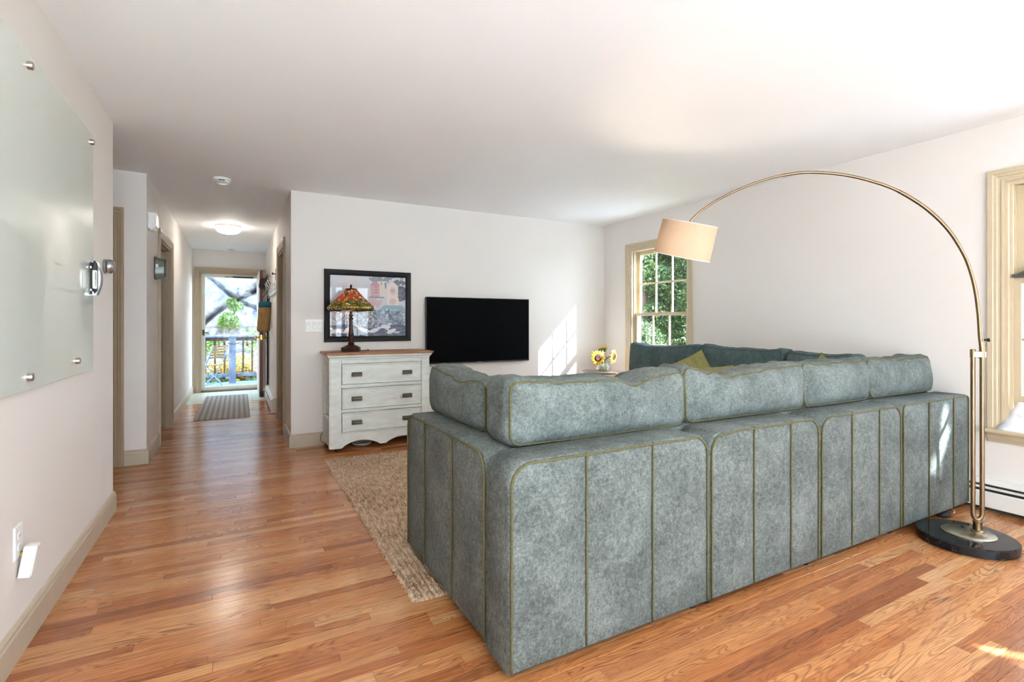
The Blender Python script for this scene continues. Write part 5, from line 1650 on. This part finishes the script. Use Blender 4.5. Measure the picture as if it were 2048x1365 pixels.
# baseboard heaters
def heater(name, label, t3, a0, a1, h_=0.19, d_=0.065):
    r_ = thing(name, label, 'heater', t3((a0 + a1) / 2, 0, 0))
    def pp(nm, poly, m):
        bm = B(); prism(bm, poly, lambda a, b, d: t3(d, b, a), a0, a1); return obj(nm, bm, m, r_)
    pp('back_panel', [(0, 0.0), (0.006, 0.0), (0.006, h_), (0, h_)], M_WMETAL)
    pp('hood', [(0.006, h_), (0.03, h_), (d_ * .93, h_ - 0.022), (d_ * .93, h_ - 0.028), (0.03, h_ - 0.006), (0.006, h_ - 0.006)], M_WMETAL)
    pp('front_cover', [(d_ - 0.004, 0.03), (d_, 0.03), (d_, h_ - 0.078), (d_ - 0.004, h_ - 0.072)], M_WMETAL)
    pp('damper', [(d_ * .80, h_ - 0.052), (d_ * .95, h_ - 0.056), (d_ * .95, h_ - 0.047), (d_ * .80, h_ - 0.043)], M_WMETAL)
    pp('fin_element', [(0.012, 0.05), (d_ - 0.03, 0.05), (d_ - 0.03, 0.11), (0.012, 0.11)], M_DARK)
    pp('shade_sheet', [(d_ - 0.026, 0.012), (d_ - 0.018, 0.012), (d_ - 0.018, h_ - 0.03), (d_ - 0.026, h_ - 0.03)], M_DARK)  # dark sheet standing in for the shade inside the slots
    for a, b in ((a0 - 0.004, a0 + 0.03), (a1 - 0.03, a1 + 0.004)):
        bm = B(); prism(bm, [(0, 0.008), (d_ + 0.002, 0.008), (d_ + 0.002, h_ - 0.05), (d_ * .95, h_ - 0.02), (0.03, h_ + 0.002), (0, h_ + 0.002)], lambda p, q, d: t3(d, q, p), a, b)
        obj('end_cap', bm, M_WMETAL, r_)
    return r_
heater('baseboard_heater', 'white baseboard heater under the window beside the lamp', to3x(XR, -1), -2.4, 3.4, 0.20, 0.068)
heater('baseboard_heater', 'white baseboard heater on the hallway right wall', to3x(HX1, -1), 7.26, 8.9, 0.20, 0.066)

# ------------------------------------------------------------------ things at window two
bm = B()
poly = [(XR - 0.012, 0), (XR + 0.05, 0), (XR + 0.05, 0.05)]
wb = thing('window_speaker', 'dark grey rounded box standing on the raised window sash', 'speaker', (XR + 0.02, 0.9, 1.462))
zs0 = 1.4615
poly = [(1.262, zs0)]
for k in range(9):
    a = PI / 2 * k / 8
    poly.append((1.262 - 0.10 * math.sin(a) * 1.0, zs0 + 0.012 + 0.05 * math.sin(a * .9) ** 1.0)) if k else poly.append((1.262, zs0 + 0.02))
poly += [(0.75, zs0 + 0.066), (0.75, zs0)]
prism(bm, poly, lambda a, b, d: Vector((XR + d, a, b)), 0.018, 0.074)
obj('shell', bm, plain('dark_grey_plastic', srgb(84, 86, 82), 0.35), wb, True, angle=30)
bx('front_grille', M_BLACK, wb, XR + 0.016, XR + 0.019, 0.76, 1.17, zs0 + 0.006, zs0 + 0.05)
# crumpled white sheet filling the gap below the raised sash
def sheet_fn(u, v):
    y_ = 1.268 - 0.84 * u
    z_ = WZ0 + 0.002 + 0.175 * v
    n1 = noise.noise(Vector((y_ * 9, z_ * 14, 2.0))); n2 = noise.noise(Vector((y_ * 26 + 4, z_ * 30, 7.0)))
    x = XR + 0.036 - 0.075 * (1 - v) ** 1.4 + 0.020 * n1 + 0.009 * n2
    y2 = y_ + (0.05 * (1 - v) if u < 0.001 else 0) - 0.03 * v * (1 - u) + 0.012 * noise.noise(Vector((z_ * 20, u, 3))) * (1 if u < .1 else 0)
    return Vector((x, y2, z_ + 0.012 * n1 * v))
sh = thing('crumpled_sheet', 'crumpled white sheet stuffed under the raised window sash', 'sheet', (XR, 0.85, WZ0))
g_ = grid_mesh('sheet', 70, 20, sheet_fn, plain('white_thin_cloth', srgb(236, 234, 240), 0.8, var=0.02), sh)
md = g_.modifiers.new('thick', 'SOLIDIFY'); md.thickness = 0.003; md.offset = -1

# ------------------------------------------------------------------ outdoors
M_GRASS = plain('dry_lawn', srgb(112, 108, 78), 0.95, var=0.3, scale=3)
bm = B()
box(bm, -30, 40, -34, 46, -1.0, -0.6)
setp(obj('ground', bm, M_GRASS), 'dry lawn around the house seen through windows', 'ground', kind='structure')
bm = B(); box(bm, -7, 9, -14, YR - 0.14, -0.62, -0.12)  # unseen pale slab added to reflect sunlight up through the rear doors
setp(obj('patio', bm, plain('bounce_patio_pale', (0.78, 0.80, 0.82, 1), 0.8, var=0.06, scale=2)), 'pale patio added behind the rear doors to bounce light', 'patio', kind='structure')
bm = B(); box(bm, XR + 0.6, 8.0, YR - 0.13, 5.0, -0.62, -0.5)  # pale strip added to bounce light in through the right windows
setp(obj('bounce_gravel', bm, plain('bounce_gravel_pale', (0.40, 0.43, 0.47, 1), 0.9, var=0.15, scale=6)), 'pale gravel added outside the right wall to bounce light', 'drive', kind='structure')
bm = B(); box(bm, -1.4, 3.9, -3.8, YR - 0.14, 2.46, 2.56)  # unseen roof and posts added to keep direct sun off the rear floor
po = setp(obj('sun_blocker_roof', bm, M_CEIL), 'unseen roof added over the rear doors to block sun', 'porch roof', kind='structure')
for px_ in (-1.3, 1.2, 3.7):
    bx('blocker_post', M_WMETAL, po, px_, px_ + 0.1, -3.78, -3.68, -0.12, 2.46, 0.004)
M_DECK = wood('pale_blue_deck', srgb(96, 114, 132), srgb(122, 140, 158), srgb(140, 156, 172), (1.5, 30, 1), 0.6)
dk = thing('deck', 'pale blue painted deck boards outside the storm door', 'deck', (0, 10.2, -0.03), kind='structure')
yy = 10.18
while yy < 11.9:
    bx('board', M_DECK, dk, -2.6, 2.6, yy, yy + 0.134, -0.07, -0.03, 0.003)
    yy += 0.14
bx('joist_skirt', M_DECK, dk, -2.6, 2.6, 11.86, 11.9, -0.3, -0.072)
M_RAILB = wood('weathered_blue_rail', srgb(74, 86, 104), srgb(100, 113, 134), srgb(122, 134, 152), (8, 8, 3), 0.7)
M_RAILW = wood('weathered_brown_rail', srgb(58, 44, 34), srgb(80, 62, 48), srgb(100, 80, 64), (12, 12, 3), 0.8)
rl = thing('deck_railing', 'weathered blue and brown wooden deck railing', 'railing', (0, 11.7, -0.03))
bx('post', M_RAILB, rl, -0.16, -0.036, 11.62, 11.74, -0.03, 0.90, 0.004)
for px_ in (-1.9, 1.7):
    bx('post', M_RAILB, rl, px_, px_ + 0.12, 11.62, 11.74, -0.03, 0.90, 0.004)
bx('cap_rail', M_RAILB, rl, -2.5, 2.4, 11.59, 11.77, 0.895, 0.935, 0.006)
bx('upper_rail', M_RAILW, rl, -2.5, 2.4, 11.66, 11.70, 0.825, 0.893, 0.003)
bx('lower_rail', M_RAILB, rl, -2.5, 2.4, 11.655, 11.705, 0.10, 0.165, 0.003)
k = -14
while k < 14:
    xx = 0.075 + k * 0.166
    if not -0.2 < xx < 0.0:
        bx('baluster', M_RAILW, rl, xx, xx + 0.035, 11.705, 11.74, 0.08, 0.88, 0.002)
    k += 1
# string lights
sg = thing('string_lights', 'string of dark bulb lights under the deck rail', 'string lights', (0, 11.6, 0.85))
cat = []
for i, (xa, xb) in enumerate(((-1.1, -0.62), (-0.62, -0.24), (-0.24, 0.08), (0.08, 0.34), (0.34, 0.9))):
    for k in range(9):
        f = k / 9
        cat.append((xa + (xb - xa) * f, 11.61, 0.83 - 0.07 * 4 * f * (1 - f)))
bm = B(); tube(bm, cat, 0.005, 5); obj('wire', bm, M_BLACK, sg)
for xx, zz in ((-0.335, 0.775), (0.165, 0.79), (-0.8, 0.775), (0.6, 0.775)):
    bm = B(); lathe(bm, [(0.008, 0.02), (0.010, -0.01), (0.022, -0.03), (0.026, -0.05), (0.014, -0.072), (0.002, -0.078)], 12, (xx, 11.61, zz)); tube(bm, [(xx, 11.61, zz + 0.02), (xx, 11.61, zz + 0.055)], 0.004, 5)
    obj('bulb', bm, plain('dark_bulb', srgb(84, 44, 40), 0.3), sg, True)
# folding chair
fc = thing('folding_chair', 'folding bistro chair with tan slats and pale blue frame', 'chair', (-0.52, 11.15, -0.03), math.radians(49))
M_SLAT = wood('tan_slats', srgb(104, 78, 44), srgb(130, 102, 62), srgb(150, 120, 78), (10, 10, 30), 0.6)
M_CBLUE = plain('pale_blue_metal', srgb(120, 146, 178), 0.4, 0.1)
def lbox(nm, m, M_, *a):
    bm = B(); box(bm, *a, 0.003, 1, M_); return obj(nm, bm, m, fc, local=True)
# local: x width, +y forward (seat), back at y=-0.2 leaning back
for k in range(5):
    f = k / 4
    lbox('back_slat', M_SLAT, None, -0.19, 0.19, -0.205 - 0.10 * f - 0.008, -0.205 - 0.10 * f + 0.008, 0.545 + 0.052 * k, 0.545 + 0.052 * k + 0.036)
for k in range(6):
    lbox('seat_slat', M_SLAT, None, -0.2, 0.2, -0.18 + 0.062 * k, -0.18 + 0.062 * k + 0.048, 0.405, 0.42)
for s in (-1, 1):
    bm = B(); tube(bm, [(s * 0.19, -0.32, 0.80), (s * 0.19, -0.19, 0.50), (s * 0.19, -0.02, 0.2), (s * 0.19, 0.18, 0.06), (s * 0.19, 0.21, 0.0)], 0.011, 8); obj('back_leg', bm, M_CBLUE, fc, True, local=True)
    bm = B(); tube(bm, [(s * 0.165, 0.18, 0.40), (s * 0.165, 0.02, 0.22), (s * 0.165, -0.14, 0.09), (s * 0.165, -0.2, 0.0)], 0.011, 8); obj('front_leg', bm, M_CBLUE, fc, True, local=True)
bm = B(); tube(bm, [(-0.19, 0.19, 0.05), (0.19, 0.19, 0.05)], 0.008, 6); tube(bm, [(-0.165, -0.16, 0.075), (0.165, -0.16, 0.075)], 0.008, 6); tube(bm, [(-0.2, 0.17, 0.395), (0.2, 0.17, 0.395)], 0.009, 6)
obj('cross_bar', bm, M_CBLUE, fc, True, local=True)
# rock ledge behind the deck
def rockmat():
    t = NT('grey_granite')
    v = t.pos()
    n = t.noise(v, 1.4, 6, 0.65, 0.5)
    c = t.ramp(n, [(0.3, srgb(64, 68, 76)), (0.45, srgb(102, 107, 116)), (0.6, srgb(140, 143, 150)), (0.75, srgb(188, 184, 182))])
    moss = t.ramp(t.noise(v, 0.9, 5, 0.7), [(0.58, (0, 0, 0)), (0.66, (1, 1, 1))])
    c = t.mix(t.math('MULTIPLY', moss, 0.55), c, srgb(56, 60, 32))
    dark = t.ramp(t.noise(t.pos((1, 1, 0.5)), 3.5, 5, 0.7), [(0.6, (0, 0, 0)), (0.68, (1, 1, 1))])
    c = t.mix(t.math('MULTIPLY', dark, 0.7), c, srgb(40, 42, 46))
    t.bsdf(c, 0.9, 0, 0.2, t.bump(t.noise(v, 5, 5, 0.6), 0.6, 0.05))
    return t.m
M_ROCK = rockmat()
def cliff_fn(u, v):
    x = -9 + 13 * u
    z = -0.7 + 7.5 * v
    # broad slabs split by diagonal cracks
    wx = x + 0.25 * noise.noise(Vector((x * .8, z * .8, 9)))
    a = wx * 0.75 + z * 1.0
    b = -wx * 0.75 + z * 0.95 + 0.6
    da = abs(a / 1.9 - round(a / 1.9)) * 1.9; db = abs(b / 2.3 - round(b / 2.3)) * 2.3
    tri = 0.22 * math.sin(2 * PI * a / 1.9) - 0.2 * math.sin(2 * PI * b / 2.3)
    crack = 0.35 * math.exp(-(da / 0.055) ** 2) + 0.45 * math.exp(-(db / 0.06) ** 2)
    y_ = 15.6 + 0.32 * (z + 0.7) + 0.5 * tri + crack
    y_ += 0.3 * noise.fractal(Vector((x * .8, z * .8, 3)), 1.0, 2.0, 5) + 0.03 * noise.noise(Vector((x * 7, z * 7, 1)))
    return Vector((x, y_, z))
setp(grid_mesh('rock_ledge', 320, 190, cliff_fn, M_ROCK, smooth=True), 'cracked grey granite ledge rising behind the deck', 'rock', kind='thing')
def bank_fn(u, v):
    x = -8 + 16 * u; y_ = 12.0 + 4.4 * v
    return Vector((x, y_, -0.62 + 0.75 * v ** 1.4 + 0.1 * noise.noise(Vector((x * 1.3, y_ * 1.3, 0)))))
setp(grid_mesh('leaf_litter_bank', 60, 24, bank_fn, plain('autumn_litter', srgb(196, 168, 130), 0.95, var=0.35, scale=9)), 'sunlit bank of dry leaves between deck and rock', 'ground', kind='structure')

def leafy(name, m, parent, blobs, n, size, seed, flat=0.5):
    rs = np.random.RandomState(seed)
    ctr, vs = [], []
    wts = np.array([b[3] * b[4] * b[5] for b in blobs]) ** 0.67
    wts /= wts.sum()
    pick = rs.choice(len(blobs), n, p=wts)
    d = rs.normal(size=(n, 3)); d /= np.linalg.norm(d, axis=1)[:, None]
    r = rs.rand(n) ** 0.28
    bl = np.array(blobs)[pick]
    c = bl[:, :3] + d * r[:, None] * bl[:, 3:6]
    nn = rs.normal(size=(n, 3)); nn[:, 2] = np.abs(nn[:, 2]) + flat; nn /= np.linalg.norm(nn, axis=1)[:, None]
    a = np.cross(nn, rs.normal(size=(n, 3))); a /= np.linalg.norm(a, axis=1)[:, None]
    b = np.cross(nn, a)
    s = size * (0.6 + 0.8 * rs.rand(n))[:, None]
    V = np.stack([c - a * s, c + b * s * .5, c + a * s, c - b * s * .5], 1).reshape(-1, 3)
    Fc = np.arange(4 * n).reshape(-1, 4)
    me = bpy.data.meshes.new(name)
    me.from_pydata(V.tolist(), [], Fc.tolist())
    me.materials.append(m)
    at = me.attributes.new('pr', 'FLOAT', 'FACE')
    at.data.foreach_set('value', rs.rand(n).astype(np.float32))
    return link(name, me, parent)
def leafmat(name, stops, rough=0.5):
    t = NT(name)
    at = t.n('ShaderNodeAttribute', attribute_name='pr')
    c = t.ramp(at.outputs['Fac'], stops)
    df = t.n('ShaderNodeBsdfPrincipled'); t.l(c, df.inputs['Base Color']); df.inputs['Roughness'].default_value = rough
    tr = t.n('ShaderNodeBsdfTranslucent'); t.l(c, tr.inputs[0])
    mx = t.n('ShaderNodeMixShader'); mx.inputs[0].default_value = 0.3; t.l(df.outputs[0], mx.inputs[1]); t.l(tr.outputs[0], mx.inputs[2]); t.l(mx.outputs[0], t.out.inputs[0])
    return t.m
M_LG = leafmat('dark_green_leaves', [(0, srgb(40, 58, 40)), (0.5, srgb(70, 94, 56)), (1, srgb(124, 144, 86))])
M_LY = leafmat('yellow_green_leaves', [(0, srgb(104, 108, 40)), (0.5, srgb(160, 148, 52)), (0.8, srgb(190, 144, 56)), (1, srgb(194, 112, 52))])
M_LF = leafmat('fern_green_leaves', [(0, srgb(60, 98, 42)), (1, srgb(120, 150, 66))])
M_BARK = plain('brown_bark', srgb(84, 68, 54), 0.9, var=0.3, scale=20)
def tree(name, label, x, y_, blobs, n, size, m, seed, group, trunk_r=0.12, gz=-0.6):
    r_ = thing(name, label, 'tree' if 'tree' in name else 'plant', (x, y_, gz), group=group)
    f = leafy('foliage', m, r_, blobs, n, size, seed); f['kind'] = 'stuff'
    top = max(b[2] for b in blobs)
    bm = B(); tube(bm, [(x, y_, gz - 0.02), (x + 0.05, y_, gz + (top - gz) * .5), (x, y_ + 0.03, top)], [trunk_r, trunk_r * .7, trunk_r * .3], 8)
    obj('trunk', bm, M_BARK, r_, True)
    return r_
GT = 'trees outside the right wall'
rs_ = random.Random(5)
def blobs(x, y_, z0, z1, r, n):
    return [(x + rs_.uniform(-r, r), y_ + rs_.uniform(-r, r), rs_.uniform(z0, z1), r * rs_.uniform(.5, .8), r * rs_.uniform(.5, .8), r * rs_.uniform(.45, .7)) for _ in range(n)]
tree('leafy_tree', 'bright leafy tree left in the window behind the shade', 8.9, 9.5, blobs(8.9, 9.5, 0.0, 4.2, .75, 16), 34000, 0.042, M_LG, 1, GT)
tree('leafy_tree', 'dense green tree centred in the window behind the shade', 9.9, 8.95, blobs(9.9, 8.95, 0.0, 4.6, .8, 16), 34000, 0.046, M_LG, 2, GT)
tree('leafy_tree', 'green tree farthest back in the window behind the shade', 12.3, 12.4, blobs(12.3, 12.4, 0.2, 5.6, 1.3, 18), 16000, 0.10, M_LG, 3, GT)
tree('leafy_tree', 'leafy tree outside the window beside the lamp pole', 9.6, 2.2, blobs(9.6, 2.2, 0.1, 4.2, 1.2, 12), 12000, 0.08, M_LG, 4, GT)
tree('leafy_tree', 'unseen garden tree shaped to shade the lamp side window', 7.9, -4.6, [(7.6, yy_, zz_, .5, .52, .5) for yy_, zz_ in ((-2.42, 4.5), (-4.0, 4.5), (-3.15, 5.42), (-3.25, 3.62), (-2.5, 5.25), (-3.9, 5.25), (-2.55, 3.72), (-3.9, 3.72), (-1.9, 4.2), (-4.45, 4.8))], 15000, 0.07, M_LG, 5, GT)  # unseen crown shaped as a ring, its gap passing a sliver of sun
tree('added_shade_tree', 'unseen tall tree added to shade the rock ledge', 5.6, 10.2, blobs(4.2, 10.6, 4.6, 8.2, 2.2, 16), 6500, 0.12, M_LG, 6, 'trees behind the house', 0.2)  # unseen crown added to throw dappled shade on the rock
GP = 'plants on the bank behind the deck'
def plant(name, label, x, y_, z, r, hh, n, size, m, seed):
    r_ = thing(name, label, 'plant', (x, y_, z), group=GP)
    bl = [(x + rs_.uniform(-r, r) * .6, y_ + rs_.uniform(-r, r) * .4, z + rs_.uniform(.2, .8) * hh, r * .6, r * .5, hh * .4) for _ in range(6)]
    f = leafy('foliage', m, r_, bl, n, size, seed); f['kind'] = 'stuff'
    bm = B()
    for k in range(5):
        tube(bm, [(x, y_, z - 0.1), (x + rs_.uniform(-r, r) * .5, y_ + rs_.uniform(-r, r) * .4, z + hh * .7)], 0.01, 5)
    obj('stems', bm, M_BARK, r_)
plant('yellow_shrub', 'yellow autumn shrub left of the deck post', -0.9, 13.0, -0.45, .55, .75, 3000, .035, M_LY, 11)
plant('yellow_shrub', 'yellow green shrub right of the deck post', 0.35, 13.1, -0.45, .6, .8, 3200, .035, M_LY, 12)
plant('yellow_shrub', 'orange tinged shrub behind the deck post', -0.3, 13.5, -0.35, .5, .65, 2400, .035, M_LY, 13)
plant('fern_clump', 'bright green fern clump on the ledge foot', -0.2, 15.0, 1.05, .34, .42, 1800, .03, M_LF, 14)
plant('fern_clump', 'small green fern growing in the rock crack', -0.08, 15.1, 1.52, .2, .3, 1100, .03, M_LF, 15)
plant('green_shrub', 'dark green shrub at the ledge foot left', -0.9, 14.85, 0.32, .6, .55, 2400, .03, M_LF, 16)
plant('green_shrub', 'green shrub at the ledge foot right', 0.6, 14.95, 0.36, .55, .75, 2400, .03, M_LF, 17)
plant('ivy_clump', 'dark leafy ground cover below the deck rail left', -0.6, 12.15, -0.35, .6, .45, 900, .045, M_LG, 18)
plant('ivy_clump', 'dark leafy ground cover below the deck rail right', 0.3, 12.15, -0.35, .5, .45, 900, .045, M_LG, 19)
